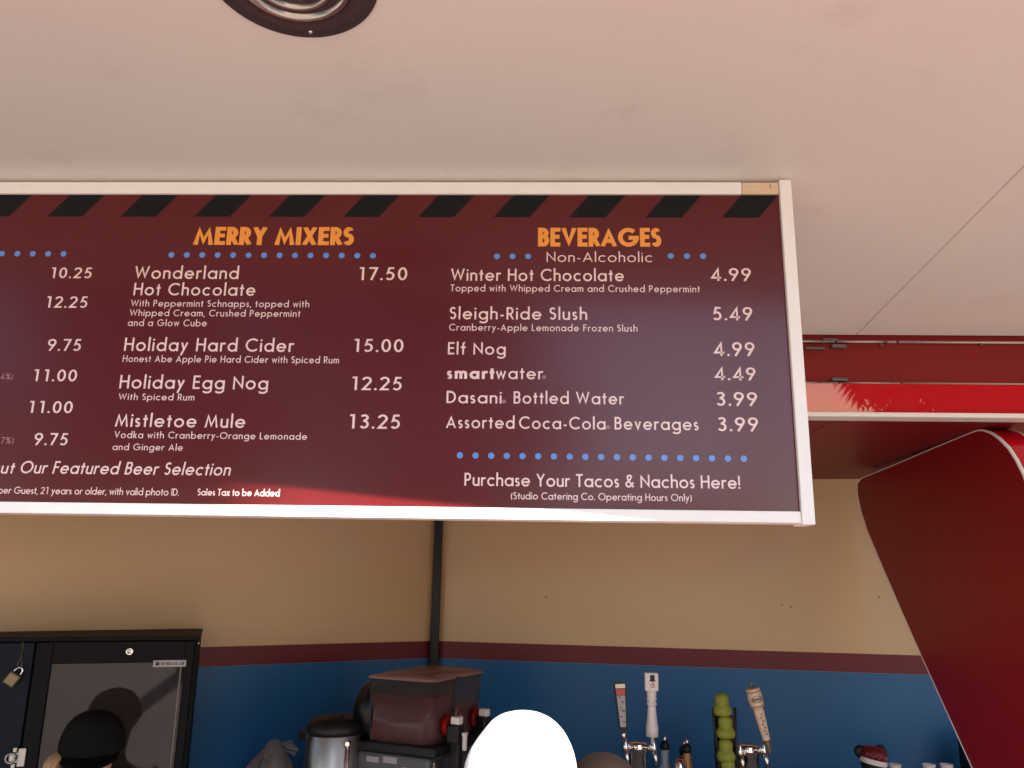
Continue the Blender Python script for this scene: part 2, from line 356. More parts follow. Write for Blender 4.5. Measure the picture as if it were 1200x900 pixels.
# hatch: two white panels meeting at a dark seam
def yfront(x): return .566-.130*(x+.0)       # unseen front lip, skewed so its shadow edge shapes the sun patch on the board
def hatch_panel(x0, x1):
    bm = nb()
    q = [(x0, YF-.004), (x1, YF-.004), (x1, yfront(x1)), (x0, yfront(x0))]
    lo = [bm.verts.new((x, y, cz(y))) for x, y in q]; hi = [bm.verts.new((x, y, cz(y)+.035)) for x, y in q]
    bm.faces.new(lo); bm.faces.new(hi)
    for i in range(4): bm.faces.new((lo[i], lo[(i+1) % 4], hi[(i+1) % 4], hi[i]))
    return obj('hatch_panel', bm, 'ceil', kiosk)
XS = .842
hatch_panel(-3.2, XS-.0012); hatch_panel(XS+.0012, 3.0)
bm = nb()
for a, b in (((-3.2), 3.0),):
    q = [(a, YF-.004), (b, YF-.004), (b, yfront(b)), (a, yfront(a))]
    lo = [bm.verts.new((x, y, cz(y)+.037)) for x, y in q]; hi = [bm.verts.new((x, y, cz(y)+.060)) for x, y in q]
    bm.faces.new(lo); bm.faces.new(hi)
    for i in range(4): bm.faces.new((lo[i], lo[(i+1) % 4], hi[(i+1) % 4], hi[i]))
obj('hatch_shell', bm, 'red_gloss', kiosk)
bm = nb()
tube(bm, [(x, yfront(x)-.012, cz(yfront(x))+.012) for x in (-3.2, -1.5, 0, 1.5, 3.0)], .022, 12)
obj('hatch_lip', bm, 'frame', kiosk)
# recessed hinge board above the window
z1 = onY(1060, 394, YF).z; z2 = onY(1060, 450, YF).z; z3 = onY(1060, 484, YF).z; z4 = onY(1060, 489.5, YF).z
bm = nb(); bbox(bm, (-3.2, YF+.012, z2), (3, YF+.04, 2.9)); obj('hinge_board', bm, 'red_matte', kiosk)
bm = nb(); prism(bm, [(YF-.004, z2-.001), (YF+.003, z3+.0005), (YF+.06, z3+.0005), (YF+.06, z2-.001)], 0, -3.2, 3); obj('fascia', bm, 'red_gloss', kiosk)
bm = nb(); rbox(bm, (-.1, YF+.02, (z3+z4)/2), (6.2, .06, z3-z4), .003); obj('fascia_trim', bm, 'frame', kiosk)
def hinge_run(z, r):
    bm = nb()
    xs = [-3.2, -1.9, -.6, .35, .79, .95, 1.6, 2.4, 3.0]
    for a, b in zip(xs, xs[1:]): tube(bm, [(a+.003, YF+.006, z), (b-.003, YF+.006, z)], r, 8)
    return obj('hinge_rail', bm, 'alu', kiosk)
hA = hinge_run(z1-.0145, .0042); hB = hinge_run(z2+.003, .0034)
def knuckle(par, px, py, w, hh):
    c = onY(px, py, YF); bm = nb(); rbox(bm, (c.x, YF+.004, c.z), (w, .014, hh), .0015); obj('hinge_plate', bm, 'hinge', par)
knuckle(hA, 973, 398, .040, .006); knuckle(hA, 983, 405.5, .036, .010); knuckle(hA, 955, 408, .05, .006); knuckle(hB, 984, 444.5, .040, .009)
def screw(par, px, py, y, r=.003, m='hinge'):
    c = onY(px, py, y); bm = nb()
    lathe(bm, [(0.0001, -.003), (r*.7, -.0025), (r, -.001), (r, .003)], n=10, mtx=Matrix.Translation((c.x, y, c.z)) @ Matrix.Rotation(-PI/2, 4, 'X'))
    return obj('screw', bm, m, par)
for px, py, pr in ((1038.5, 400.5, hA), (1033, 404.5, hA), (1044.5, 451, hB), (962, 449.5, hB), (1150, 404, hA), (1170, 453, hB)): screw(pr, px, py, YF+.0, .0035)
# soffit over the opening and inside ceiling
bm = nb(); bbox(bm, (-3.2, YF+.005, z4+.001), (XS-.06, 3.95, z4+.03)); obj('soffit_panel', bm, 'soffit', kiosk)
bm = nb(); bbox(bm, (XS-.057, YF+.005, z4+.001), (3.0, 3.95, z4+.03)); obj('soffit_panel', bm, 'soffit', kiosk)
# inside walls
KC = Vector((-.437, 3.655, 0)); KR = Vector((2.9, 3.09, 0)); KL = Vector((-2.75, 2.145, 0))
ZT = z4; ZS1 = 1.597; ZS0 = 1.5275
def wallband(name, a, b, z0, zz1, m, proud, th=.03):
    d = (b-a).normalized(); n = Vector((d.y, -d.x, 0))
    if n.y > 0: n = -n
    bm = nb(); q = [a+n*proud, b+n*proud, b-n*th, a-n*th]
    lo = [bm.verts.new((p.x, p.y, z0)) for p in q]; hi = [bm.verts.new((p.x, p.y, zz1)) for p in q]
    bm.faces.new(lo); bm.faces.new(hi)
    for i in range(4): bm.faces.new((lo[i], lo[(i+1) % 4], hi[(i+1) % 4], hi[i]))
    return obj(name, bm, m, kiosk)
for a, b in ((KL, KC), (KC, KR)):
    wallband('wall_panel', a, b, ZS0-.05, ZT, 'beige', 0)
    wallband('wall_stripe', a, b, ZS0, ZS1, 'stripe', .0015)
    wallband('dado_panel', a, b, .35, ZS0-.0005, 'blue', .001)
bm = nb(); pc = KC+Vector((.012, -.034, 0))
pz = []
rbox(bm, (pc.x+.0, pc.y, (ZT+.4)/2+.1), (.036, .028, ZT-.3), .005)
obj('corner_post', bm, 'black', kiosk)
def wscrew(px, py, r_=.0035):
    d = (KR-KC).normalized(); n = Vector((d.y, -d.x, 0)); n = n if n.y < 0 else -n
    p = onP(px, py, KC, n)+n*.001; bm = nb(); q = n.to_track_quat('Z', 'Y').to_matrix().to_4x4()
    lathe(bm, [(r_, -.001), (r_, .001), (r_*.6, .002), (.0001, .0021)], n=10, mtx=Matrix.Translation(p) @ q); obj('wall_screw', bm, 'hinge', kiosk)
for px, py in ((916.5, 708.5), (927, 711.5), (1030, 700), (640, 700), (800, 842)): wscrew(px, py)
# side walls, floor, front below the opening
bm = nb(); bbox(bm, (2.86, YF+.02, .2), (2.9, 3.3, ZT)); obj('side_wall', bm, 'beige', kiosk)
bm = nb(); bbox(bm, (-3.2, YF+.02, .0), (3.0, 4.0, .03)); obj('kiosk_floor', bm, 'ground', kiosk)
bm = nb(); bbox(bm, (-3.2, YF+.0, .0), (3.0, YF+.05, 1.0)); obj('front_panel', bm, 'red_gloss', kiosk)
bm = nb(); rbox(bm, (-.1, YF+.03, 1.02), (6.1, .34, .035), .006); obj('serving_shelf', bm, 'counter', kiosk)
bm = nb(); bbox(bm, (-3.2, YF+.02, 1.0), (-2.72, YF+.05, z4)); obj('front_panel', bm, 'red_gloss', kiosk)
# back counter inside (below the picture's lower edge)
bm = nb(); bbox(bm, (-1.75, 2.62, .34), (1.1, 3.05, 1.10)); obj('back_counter', bm, 'counter', kiosk)
# roof above
bm = nb(); bbox(bm, (-3.2, YF+.045, z4+.032), (3.0, 4.0, 2.88)); obj('roof', bm, 'red_matte', kiosk)
# side wing: a thick fin with rounded nose, dull red sides and glossy red edge between two white trims
XW = 1.22; XW2 = 1.297
def wp(px, py):
    w = ray(px, py); t = XW/w.x; return (w.y*t, w.z*t+CZ)
prof = [wp(1150, 900)]
P = lambda a: prof.append(a)
prof = [wp(1140, 900), wp(1106, 825), wp(1072, 750), wp(1038, 672), wp(1017, 622), wp(1009, 597), wp(1005, 578), wp(1005, 567), wp(1010, 561),
        wp(1040, 549), wp(1095, 525.5), wp(1138, 508), wp(1146, 505), wp(1153, 505), wp(1162, 508), wp(1172, 515), wp(1183, 526), wp(1192, 540), wp(1200, 556)]
y0, z0 = prof[-1]
prof += [(y0-.03, z0-.08), (y0-.05, z0-.2), (y0-.055, z0-.5), (y0-.05, z0-1.05), (prof[0][0]-.05, z0-1.05), (prof[0][0]-.06, 1.2)]
wing = obj('side_wing', (lambda b: (prism(b, prof, 0, XW, XW2), b)[1])(nb()), 'red_dark', kiosk)
def offs(pr, d):
    n = len(pr); o = []
    for i in range(n):
        a = Vector(pr[i-1]); b = Vector(pr[(i+1) % n]); t = (b-a).normalized(); nn = Vector((t.y, -t.x))
        o.append((pr[i][0]+nn.x*d, pr[i][1]+nn.y*d))
    return o
# orientation: make sure offset goes outward
def area(p): return sum(p[i][0]*p[(i+1) % len(p)][1]-p[(i+1) % len(p)][0]*p[i][1] for i in range(len(p)))
sg = 1 if area(prof) > 0 else -1
seg = prof[8:22]
bm = nb(); o2 = offs(prof, .0035*sg)[8:22]
for i in range(len(seg)-1):
    a, b = o2[i], o2[i+1]
    v = [bm.verts.new((XW+.006, a[0], a[1])), bm.verts.new((XW2-.006, a[0], a[1])), bm.verts.new((XW2-.006, b[0], b[1])), bm.verts.new((XW+.006, b[0], b[1]))]
    f = bm.faces.new(v); f.smooth = True
bmesh.ops.remove_doubles(bm, verts=bm.verts[:], dist=1e-5)
obj('edge_skin', bm, 'red_gloss', wing)
for X in (XW-.001, XW2-.003):
    bm = nb(); pts = [(X, a, b) for a, b in offs(prof, .002*sg)[:22]]
    rad = [.0014]*12+[.0022, .003, .004, .0045]+[.005]*6
    tube(bm, pts, rad, 8); obj('edge_trim', bm, 'frame', wing)
# ------------------------------------------------------------------ round ceiling fitting
vc = Vector((-.318, .886, cz(.886)))
vent = thing('ceiling_vent', 'round dark ceiling fitting with bright pressed concentric rings above the menu board', 'ceiling vent', vc)
tilt = Matrix.Rotation(math.atan(-.0864), 4, 'X')
def vl(prof, name, m, n=72):
    bm = nb(); lathe(bm, [(r, -z) for r, z in prof], n=n, mtx=tilt, cap=False); return obj(name, bm, m, vent, local=True)
vl([(.1115, -.001), (.1115, .002), (.110, .0035), (.088, .0045), (.082, .002), (.079, .004)], 'flange', 'vent_dark')
def ridge(r0, r1, hh): return [(r0+(r1-r0)*i/10, .003+hh*math.sin(PI*i/10)) for i in range(11)]
vl(ridge(.079, .066, .006), 'ring', 'vent_bright'); vl([(.066, .003), (.061, .001), (.0575, .003)], 'groove', 'vent_dark')
vl(ridge(.0575, .046, .007), 'ring', 'vent_bright'); vl([(.046, .003), (.042, .001), (.039, .003)], 'groove', 'vent_dark')
vl(ridge(.039, .028, .007), 'ring', 'vent_bright'); vl([(.028, .003), (.024, .001), (.021, .003), (.0001, .006)], 'centre_disc', 'vent_dark')
for a in (-75, 45, 165):
    bm = nb(); aa = math.radians(a+165+0)
    lathe(bm, [(.0001, -.0065), (.0022, -.006), (.003, -.0045), (.003, -.003)], n=12, mtx=tilt @ Matrix.Translation((.098*math.cos(aa), .098*math.sin(aa), 0)))
    obj('screw', bm, 'chrome', vent, local=True)
# ------------------------------------------------------------------ menu board
YB = 1.36
tl = onY(0, 216, YB); br = onY(951, 613, YB)
zt = onY(600, 215, YB).z; zti = onY(600, 228.6, YB).z; zb = onY(600, 609, YB).z; zbi = onY(600, 595.5, YB).z
xr = onY(928, 250, YB).x; xri = onY(914, 250, YB).x
XL0 = -2.3
board = thing('menu_board', 'long maroon drinks menu board in a white frame hung under the hatch', 'menu board', (-.9, YB, zb))
bm = nb(); bbox(bm, (XL0, YB, zbi-.004), (xri+.004, YB+.012, zti+.004)); obj('print_panel', bm, 'board', board)
bm = nb(); bbox(bm, (XL0, YB+.013, zbi-.004), (xri+.004, YB+.04, zti+.004)); obj('back_panel', bm, 'frame', board)
xw0 = onY(868.5, 221, YB).x
bm = nb(); rbox(bm, ((XL0+xw0)/2, YB+.017, (zt+zti)/2), (xw0-XL0-.0006, .046, zt-zti), .0015); obj('frame_rail', bm, 'frame', board)
bm = nb(); rbox(bm, ((xri+xw0)/2, YB+.0175, (zt+zti)/2), (xri-xw0-.0014, .045, zt-zti-.0006), .0012); wr = obj('frame_rail', bm, 'wood', board); wr['label'] = 'short bare wood length of the top rail'
bm = nb(); box(bm, (onY(901.5, 218, YB).x, YB-.0062, zt-.008), (.0009, .0006, .007), Matrix.Rotation(-.15, 3, 'Y')); obj('nick', bm, 'black', wr)
bm = nb(); rbox(bm, ((XL0+xri)/2, YB+.017, (zb+zbi)/2), (xri-XL0-.0008, .046, zbi-zb), .0015); obj('frame_rail', bm, 'frame', board)
bm = nb(); rbox(bm, ((xr+xri)/2, YB+.016, (zt+zb)/2+.0005), (xr-xri, .05, zt-zb+.006), .0015); obj('frame_stile', bm, 'frame', board)
bm = nb(); rbox(bm, (XL0-.012, YB+.016, (zt+zb)/2), (.024, .05, zt-zb+.004), .0015); obj('frame_stile', bm, 'frame', board)
for hx in (-1.9, -1.0, -.1, .38):
    bm = nb(); bbox(bm, (hx-.012, YB+.022, zt-.002), (hx+.012, YB+.026, cz(YB+.03)+.003)); obj('hanging_bracket', bm, 'alu', board)
UX = Vector((1, 0, 0)); UZ = Vector((0, 0, 1)); UN = Vector((0, -1, 0))
# slanted black stripes along the top
zs0 = onY(600, 254.6, YB).z; pit = (onY(868.7, 229, YB).x-onY(82, 229, YB).x)/9
bw = onY(911.7, 229, YB).x-onY(868.7, 229, YB).x; sl_ = onY(868.7, 229, YB).x-onY(846, 254.7, YB).x
me = None
for i in range(-12, 10):
    xa = onY(82, 229, YB).x+pit*i
    if xa-sl_ < XL0+.01: continue
    if me is None:
        bm = nb(); v = [bm.verts.new(p) for p in ((0, 0, 0), (bw, 0, 0), (bw-sl_, 0, zs0-zti+.0003), (-sl_, 0, zs0-zti+.0003))]; bm.faces.new(v)
        me = bpy.data.meshes.new('slanted_stripe'); bm.to_mesh(me); bm.free(); me.materials.append(M['board_black'])
    o = bpy.data.objects.new('slanted_stripe', me); C.objects.link(o); o.parent = board
    o.location = Vector((xa, YB-.0002, zti-.0003))-_root['menu_board']
# blue dots
dm = {}
def dots(p0, p1, n, r=.0053):
    if 'm' not in dm:
        bm = nb(); bm.faces.new([bm.verts.new((r*math.cos(a*PI/10), 0, r*math.sin(a*PI/10))) for a in range(20)])
        m_ = bpy.data.meshes.new('dot'); bm.to_mesh(m_); bm.free(); m_.materials.append(M['dot']); dm['m'] = m_
    a = onY(*p0, YB); b = onY(*p1, YB)
    for i in range(n):
        o = bpy.data.objects.new('dot', dm['m']); C.objects.link(o); o.parent = board
        q = a.lerp(b, i/(n-1)); o.location = Vector((q.x, YB-.0003, q.z))-_root['menu_board']
dots((201, 298.7), (437, 299.7), 14); dots((582.4, 300.5), (619, 300.5), 3); dots((786, 300), (824, 300.3), 3)
dots((539, 533.6), (871.7, 537.6), 19); dots((2.5, 297.3), (74.5, 297.6), 5)
# lettering: (text, left px or None+world x, right px, baseline y, cap top y, options)
def line(s, xl, xr_, base, cap, h=.065, k=1., m='ink', mode='track', shear=0, name='menu_line', tr0=.1):
    mid = (base+cap)/2; xm = xr_ if xr_ is not None else 600
    zb_ = onY(xl+0 if xl is not None else 600, base, YB).z
    # heights measured at the middle of the line
    mx_ = ((xl or 0)+xm)/2
    zB = onY(mx_, base, YB).z; zC = onY(mx_, cap, YB).z
    a = onY(xl, mid, YB).x; b = onY(xm, mid, YB).x
    bm = text_bm(s, Vector((a, YB, zB)), UX, UZ, UN, zC-zB, b-a, h, k, mode, shear, tr0)
    return obj(name, bm, m, board)
def price(s, xl, xr_, base, cap): line(s, xl, xr_, base, cap, .067, name='price')
line('MERRY MIXERS', 227.5, 415, 287.2, 266, .106, .95, 'orange', 'scale', name='heading', tr0=.05)
line('BEVERAGES', 630.5, 774.8, 289, 267, .106, .95, 'orange', 'scale', name='heading', tr0=.05)
line('Non-Alcoholic', 640.5, 764.5, 307, 295.2, .05)
SM = .062
line('Wonderland', 158, 280, 326.8, 312); line('Hot Chocolate', 157, 299.5, 346.3, 331.7)
line('With Peppermint Schnapps, topped with', 153.5, 362.5, 359.6, 351.8, SM); line('Whipped Cream, Crushed Peppermint', 152, 352, 370.8, 363, SM)
line('and a Glow Cube', 150, 242.5, 382.2, 374.3, SM)
line('Holiday Hard Cider', 146, 344.5, 411.8, 396.3); line('Honest Abe Apple Pie Hard Cider with Spiced Rum', 144, 397.5, 425, 417, SM)
line('Holiday Egg Nog', 140.5, 314.5, 455.8, 440); line('With Spiced Rum', 139, 228, 469, 461.2, SM)
line('Mistletoe Mule', 135.5, 287.7, 500.7, 485); line('Vodka with Cranberry-Orange Lemonade', 134, 360, 514.3, 506.3, SM)
line('and Ginger Ale', 132, 214.5, 527.8, 520, SM)
price('17.50', 419, 477.3, 328.3, 313.2); price('15.00', 413, 472.8, 412.5, 397.3); price('12.25', 410.5, 471.3, 457.3, 441.5); price('13.25', 407.5, 469.3, 502.3, 485.7)
price('10.25', 58.5, 108, 326, 313.5); price('12.25', 53, 103, 360.7, 347.3); price('9.75', 56, 95.5, 411.2, 397.3)
price('11.00', 38, 90.3, 446.8, 433); price('11.00', 32.5, 85.3, 484, 470); price('9.75', 40.3, 80, 521.7, 507.5)
line('.4%)', -1, 15.5, 444.8, 437.5, .05, m='ink_dim'); line('.7%)', -1, 16.2, 519.8, 512.3, .05, m='ink_dim')
line('Out', -16, 16.5, 554.8, 541.0, shear=.14); line('Our Featured Beer Selection', 23.5, 270, 556, 541.3, shear=.14)
line('per Guest, 21 years or older, with valid photo ID.', -2, 210, 579.6, 571.3, SM)
line('Sales Tax to be Added', 231.5, 328, 581.2, 573, .08)
line('Winter Hot Chocolate', 528.5, 731, 329.3, 315); line('Topped with Whipped Cream and Crushed Peppermint', 528, 820, 342, 334, SM)
line('Sleigh-Ride Slush', 527, 688, 374.5, 360); line('Cranberry-Apple Lemonade Frozen Slush', 526.3, 747, 388, 380, SM)
line('Elf Nog', 525, 592.6, 415.5, 401.2)
line('smart', 524, 579.3, 444, 430, .10); line('water', 581.2, 636.3, 444.3, 430)
line('Dasani', 523.3, 587.8, 472.6, 458.3); line('Bottled Water', 602, 731, 473.5, 459)
line('Assorted', 522.8, 603, 502, 487.3); line('Coca-Cola', 608.3, 709.6, 503, 488.3); line('Beverages', 720.2, 818.4, 503.8, 489)
for px, py in ((637.8, 442), (590.6, 470.5), (712.6, 500.6)):
    c = onY(px, py, YB); bm = nb()
    L_, R_ = strip(arc(0, 0, .0024, .0024, 0, 360, 14), .0007)
    lv = [bm.verts.new((c.x+p.x, YB-.0003, c.z+p.y)) for p in L_]; rv = [bm.verts.new((c.x+p.x, YB-.0003, c.z+p.y)) for p in R_]
    for i in range(len(lv)-1): bm.faces.new((lv[i], rv[i], rv[i+1], lv[i+1]))
    bm2 = text_bm('R', Vector((c.x-.0008, YB-.0001, c.z-.0012)), UX, UZ, UN, .0024, .0016, .09, 1, 'scale')
    mm = bpy.data.meshes.new('t'); bm2.to_mesh(mm); bm2.free(); bm.from_mesh(mm); bpy.data.meshes.remove(mm)
    obj('registered_mark', bm, 'ink_dim', board)
price('4.99', 833, 880, 329.2, 314.2); price('5.49', 835, 881.6, 375.4, 359.8); price('4.99', 836.5, 884.2, 417.2, 401)
price('4.49', 837.5, 885.4, 445.6, 430.5); price('3.99', 839, 887.3, 475.6, 459.5); price('3.99', 840.5, 888.4, 505.4, 489)
line('Purchase Your Tacos & Nachos Here!', 544.3, 867, 571, 555.8); line('(Studio Catering Co. Operating Hours Only)', 598.7, 810.6, 586.3, 577.8, SM)
# ------------------------------------------------------------------ glass-door cooler
ca = onY(0, 745, 2.56); cb = onY(233.5, 746, 2.76)
cdir = (cb-ca); cdir.z = 0; cdir.normalize(); cn = Vector((cdir.y, -cdir.x, 0))
czt = (ca.z+cb.z)/2
org = Vector((cb.x, cb.y, 1.0))
cool = thing('beverage_cooler', 'black glass-door drinks cooler with a brand plate on the door, by the angled wall', 'cooler', org, math.atan2(cdir.y, cdir.x))
def cl(px, py, off=0):                       # photo point -> local (u, z) on the cooler front
    p = onP(px, py, org+cn*off, cn); return ((p-org).dot(cdir), p.z-1.0)
H = cl(233, 745)[1]; UL = cl(-160, 745)[0]; DP = .45
tk = .03
bm = nb()
bbox(bm, (UL, 0, 0), (UL+tk, DP, H-.012)); bbox(bm, (-tk, 0, 0), (0, DP, H-.012)); bbox(bm, (UL+tk, DP-tk, 0), (-tk, DP, H-.012)); bbox(bm, (UL+tk, 0, 0), (-tk, DP-tk, .04)); bbox(bm, (UL+tk, .001, H-.05), (-tk, DP-tk, H-.0125))
obj('cabinet', bm, 'black_metal', cool, local=True)
bm = nb(); rbox(bm, ((UL)/2, DP/2-.012, H-.006), (-UL+.004, DP+.03, .013), .002); obj('top_plate', bm, 'black_metal', cool, local=True)
dl = cl(45, 760)[0]; dl2 = cl(62, 780)[0]; dr = cl(228, 760)[0]; dr2 = cl(216, 780)[0]; dzt = cl(140, 751)[1]; dzg = cl(140, 776)[1]
bm = nb(); bbox(bm, (dl-.02, .03, .05), (dl-.035, DP-.04, H-.06)); bbox(bm, (dl-.02, DP-.045, .05), (-.035, DP-.035, H-.06)); bbox(bm, (-.045, .03, .05), (-.034, DP-.04, H-.06))
obj('liner', bm, 'cooler_in', cool, local=True)
pu = cl(188, 850)[0]
for u in (pu, dl2+.05):
    bm = nb(); bbox(bm, (u-.006, .03, .06), (u+.006, .036, H-.11))
    pil = obj('shelf_rail', bm, 'black', cool, local=True)
for z in (.2, .34):
    bm = nb()
    for i in range(14): tube(bm, [(dl-.01+i*(-.05-dl)/13, .05, z), (dl-.01+i*(-.05-dl)/13, DP-.06, z)], .0016, 5)
    tube(bm, [(dl-.015, .05, z), (-.045, .05, z)], .003, 6)
    obj('shelf', bm, 'chrome', cool, local=True)
bm = nb(); rbox(bm, ((UL+dl)/2-.003, -.012, (H-.014)/2), (dl-UL-.006, .024, H-.016), .003); sd = obj('side_door', bm, 'navy', cool, local=True); sd['label'] = 'solid dark blue door beside the glass one'
f0 = -.034
bm = nb()
rbox(bm, ((dl+dl2)/2, f0/2, dzt/2), (dl2-dl, -f0, dzt), .003); rbox(bm, ((dr+dr2)/2, f0/2, dzt/2), (dr-dr2, -f0, dzt), .003)
rbox(bm, ((dl2+dr2)/2, f0/2, (dzt+dzg)/2), (dr2-dl2-.0005, -f0-.0015, dzt-dzg), .002); rbox(bm, ((dl2+dr2)/2, f0/2, .03), (dr2-dl2-.0005, -f0-.0015, .06), .002)
door = obj('glass_door', bm, 'black_metal', cool, local=True)
bm = nb(); bbox(bm, (dl2-.002, f0+.010, .05), (dr2+.002, f0+.014, dzg+.003)); obj('door_pane', bm, 'glass', door, local=True)
bm = nb(); bbox(bm, (dr2-.011, f0+.004, .06), (dr2-.007, f0+.009, dzg)); obj('pane_gasket', bm, 'hinge', door, local=True)
a = cl(179, 781.8, -f0); b = cl(218.5, 773.2, -f0)
bm = nb(); rbox(bm, ((a[0]+b[0])/2, f0-.002, (a[1]+b[1])/2), (b[0]-a[0], .004, b[1]-a[1]), .001); pl = obj('brand_plate', bm, 'sticker', door, local=True)
hh = (b[1]-a[1]); 
bm = text_bm('BEVERAGE-AIR', Vector((a[0]+.024, f0-.0041, a[1]+hh*.28)), UX, UZ, UN, hh*.44, (b[0]-a[0])-.030, .085, .8, 'scale', tr0=.12)
m2 = nb(); box(m2, (a[0]+.013, f0-.0043, (a[1]+b[1])/2), (.011, .0004, hh*.5)); 
mm = bpy.data.meshes.new('t'); m2.to_mesh(mm); m2.free(); bm.from_mesh(mm); bpy.data.meshes.remove(mm)
obj('plate_lettering', bm, 'black', door, local=True)
u, z = cl(152, 763.5, -f0)
bm = nb(); lathe(bm, [(.0001, .001), (.005, .001), (.0055, .004), (.010, .005), (.0115, .003), (.0115, 0)], n=24, mtx=Matrix.Translation((u, f0, z)) @ Matrix.Rotation(PI/2, 4, 'X')); lk = obj('door_lock', bm, 'chrome', door, local=True)
for px in (226, 232.5):
    u, z = cl(px, 753.5); bm = nb(); lathe(bm, [(.0001, .004), (.003, .004), (.004, 0)], n=12, mtx=Matrix.Translation((u, -.002, z)) @ Matrix.Rotation(PI/2, 4, 'X')); obj('bolt', bm, 'chrome', cool, local=True)
# hasp
u, z = cl(22, 885)
bm = nb(); rbox(bm, (u+.015, f0-.003, z), (.022, .006, .052), .002); rbox(bm, (u-.006, f0-.004, z+.0), (.026, .005, .03), .002); rbox(bm, (u-.004, f0-.006, z+.022), (.012, .006, .014), .002); rbox(bm, (u-.004, f0-.006, z-.022), (.012, .006, .014), .002)
hs = obj('hasp', bm, 'steel', cool, local=True)
bm = nb(); tube(bm, [(u-.012+.013*math.cos(t*PI/8), f0-.012, z+.013*math.sin(t*PI/8)) for t in range(17)], .0035, 8); obj('hasp_ring', bm, 'steel', hs, local=True)
# padlock hanging from a wire at the cooler's top edge
lp = onP(14, 796, org+cn*.05, cn)
lock = thing('padlock', 'worn brass padlock hanging on a looped wire at the left end of the cooler', 'padlock', lp, math.atan2(cdir.y, cdir.x))
R_ = Matrix.Rotation(math.radians(33), 3, 'Y')
bm = nb(); rbox(bm, (0, 0, 0), (.034, .016, .036), .004, R_); obj('lock_body', bm, 'brass', lock, local=True)
bm = nb(); pts = [Vector((.010, 0, .014)), Vector((.010, 0, .026))]+[Vector((.010*math.cos(t*PI/8), 0, .026+.012*math.sin(t*PI/8))) for t in range(1, 8)]+[Vector((-.010, 0, .026)), Vector((-.010, 0, .014))]
tube(bm, [R_ @ p for p in pts], .0026, 8); obj('shackle', bm, 'chrome', lock, local=True)
pw = onP(31, 746, org+cn*.02, cn)-lp; pw = Matrix.Rotation(-math.atan2(cdir.y, cdir.x), 3, 'Z') @ pw
bm = nb(); tp = R_ @ Vector((-.004, 0, .036))
tube(bm, [tp+Vector((0, -.004, -.006)), tp+Vector((.006, -.004, .012)), tp.lerp(pw, .3)+Vector((-.002, -.004, 0)), tp.lerp(pw, .65)+Vector((-.003, 0, .0)), pw+Vector((-.012, 0, -.002)), pw], .0011, 6)
tube(bm, [tp+Vector((.0, .003, -.006)), tp+Vector((-.008, .003, .010)), tp+Vector((-.004, .002, .024)), tp.lerp(pw, .34)], .0010, 6)
obj('wire_loop', bm, 'brass', lock, local=True)
# ------------------------------------------------------------------ coffee urn
c = onY(392, 900, 2.80); ctop = onY(394, 857, 2.80).z; r = .088
cx = onY(391, 870, 2.80).x
urn = thing('coffee_urn', 'stainless steel hot drink urn with a black domed lid', 'urn', (cx, 2.80, 1.10))
Zt = ctop-1.10
bm = nb(); lathe(bm, [(r-.002, 0), (r, .004), (r, Zt-.003), (r-.003, Zt)], n=48); obj('urn_body', bm, 'steel', urn, local=True)
lt = onY(394, 838, 2.80).z-1.10
bm = nb(); lathe(bm, [(r+.002, Zt-.004), (r+.003, Zt+.012), (r-.002, Zt+.026), (r-.016, lt-.008), (r-.04, lt-.002), (.03, lt), (.02, lt-.002), (.0001, lt-.002)], n=48); obj('urn_lid', bm, 'black', urn, local=True)
bm = nb(); rbox(bm, (-.07, -.045, Zt-.004), (.055, .05, .028), .008, Matrix.Rotation(.9, 3, 'Z')); obj('handle_grip', bm, 'black', urn, local=True)
bm = nb(); rbox(bm, (.01, -.02, lt+.002), (.045, .04, .008), .003); obj('lid_latch', bm, 'black', urn, local=True)
bm = nb(); tube(bm, [(.062, -.07, 0), (.062, -.07, Zt-.02)], .006, 10); tube(bm, [(.062, -.06, Zt-.022), (.062, -.085, Zt-.022)], .007, 10); obj('sight_tube', bm, 'chrome', urn, local=True)
# ------------------------------------------------------------------ slush machine
s1 = onY(518, 880, 2.76); s2 = onY(551, 880, 2.93)
s1.z = s2.z = 0; sp = (s2-s1); spn = sp.normalized(); ang = math.atan2(spn.y, spn.x)
# local x = across the bowls, local -y = front
so = s1+Vector((0, 0, 1.10))
slush = thing('slush_machine', 'two-bowl frozen drink machine full of dark red slush, standing in the wall corner', 'drink machine', so, ang)
zT = onY(515, 797, 2.76).z-1.10; zB = onY(480, 868, 2.8).z-1.10; zLA = onY(510, 815.5, 2.76).z-1.10; zLB = onY(548, 826, 2.93).z-1.10
SPC = sp.length; LN = .235
def rrect(w, y0_, y1_, rad, n=6):
    p = []
    for cx_, cy_, a0 in ((w/2-rad, y0_+rad, -90), (w/2-rad*.4, y1_-rad*.4, 0), (-w/2+rad*.4, y1_-rad*.4, 90), (-w/2+rad, y0_+rad, 180)):
        rr = rad if cy_ < (y0_+y1_)/2 else rad*.4
        p += [(cx_+rr*math.cos(math.radians(a0+90*i/n)), cy_+rr*math.sin(math.radians(a0+90*i/n))) for i in range(n+1)]
    return p
def loft(bm, rings):
    vr = [[bm.verts.new((x, y, z)) for x, y in ring] for ring, z in rings]
    for a, b in zip(vr, vr[1:]):
        for i in range(len(a)):
            f = bm.faces.new((a[i], a[(i+1) % len(a)], b[(i+1) % len(b)], b[i])); f.smooth = True
    bm.faces.new(vr[0]); bm.faces.new(vr[-1])
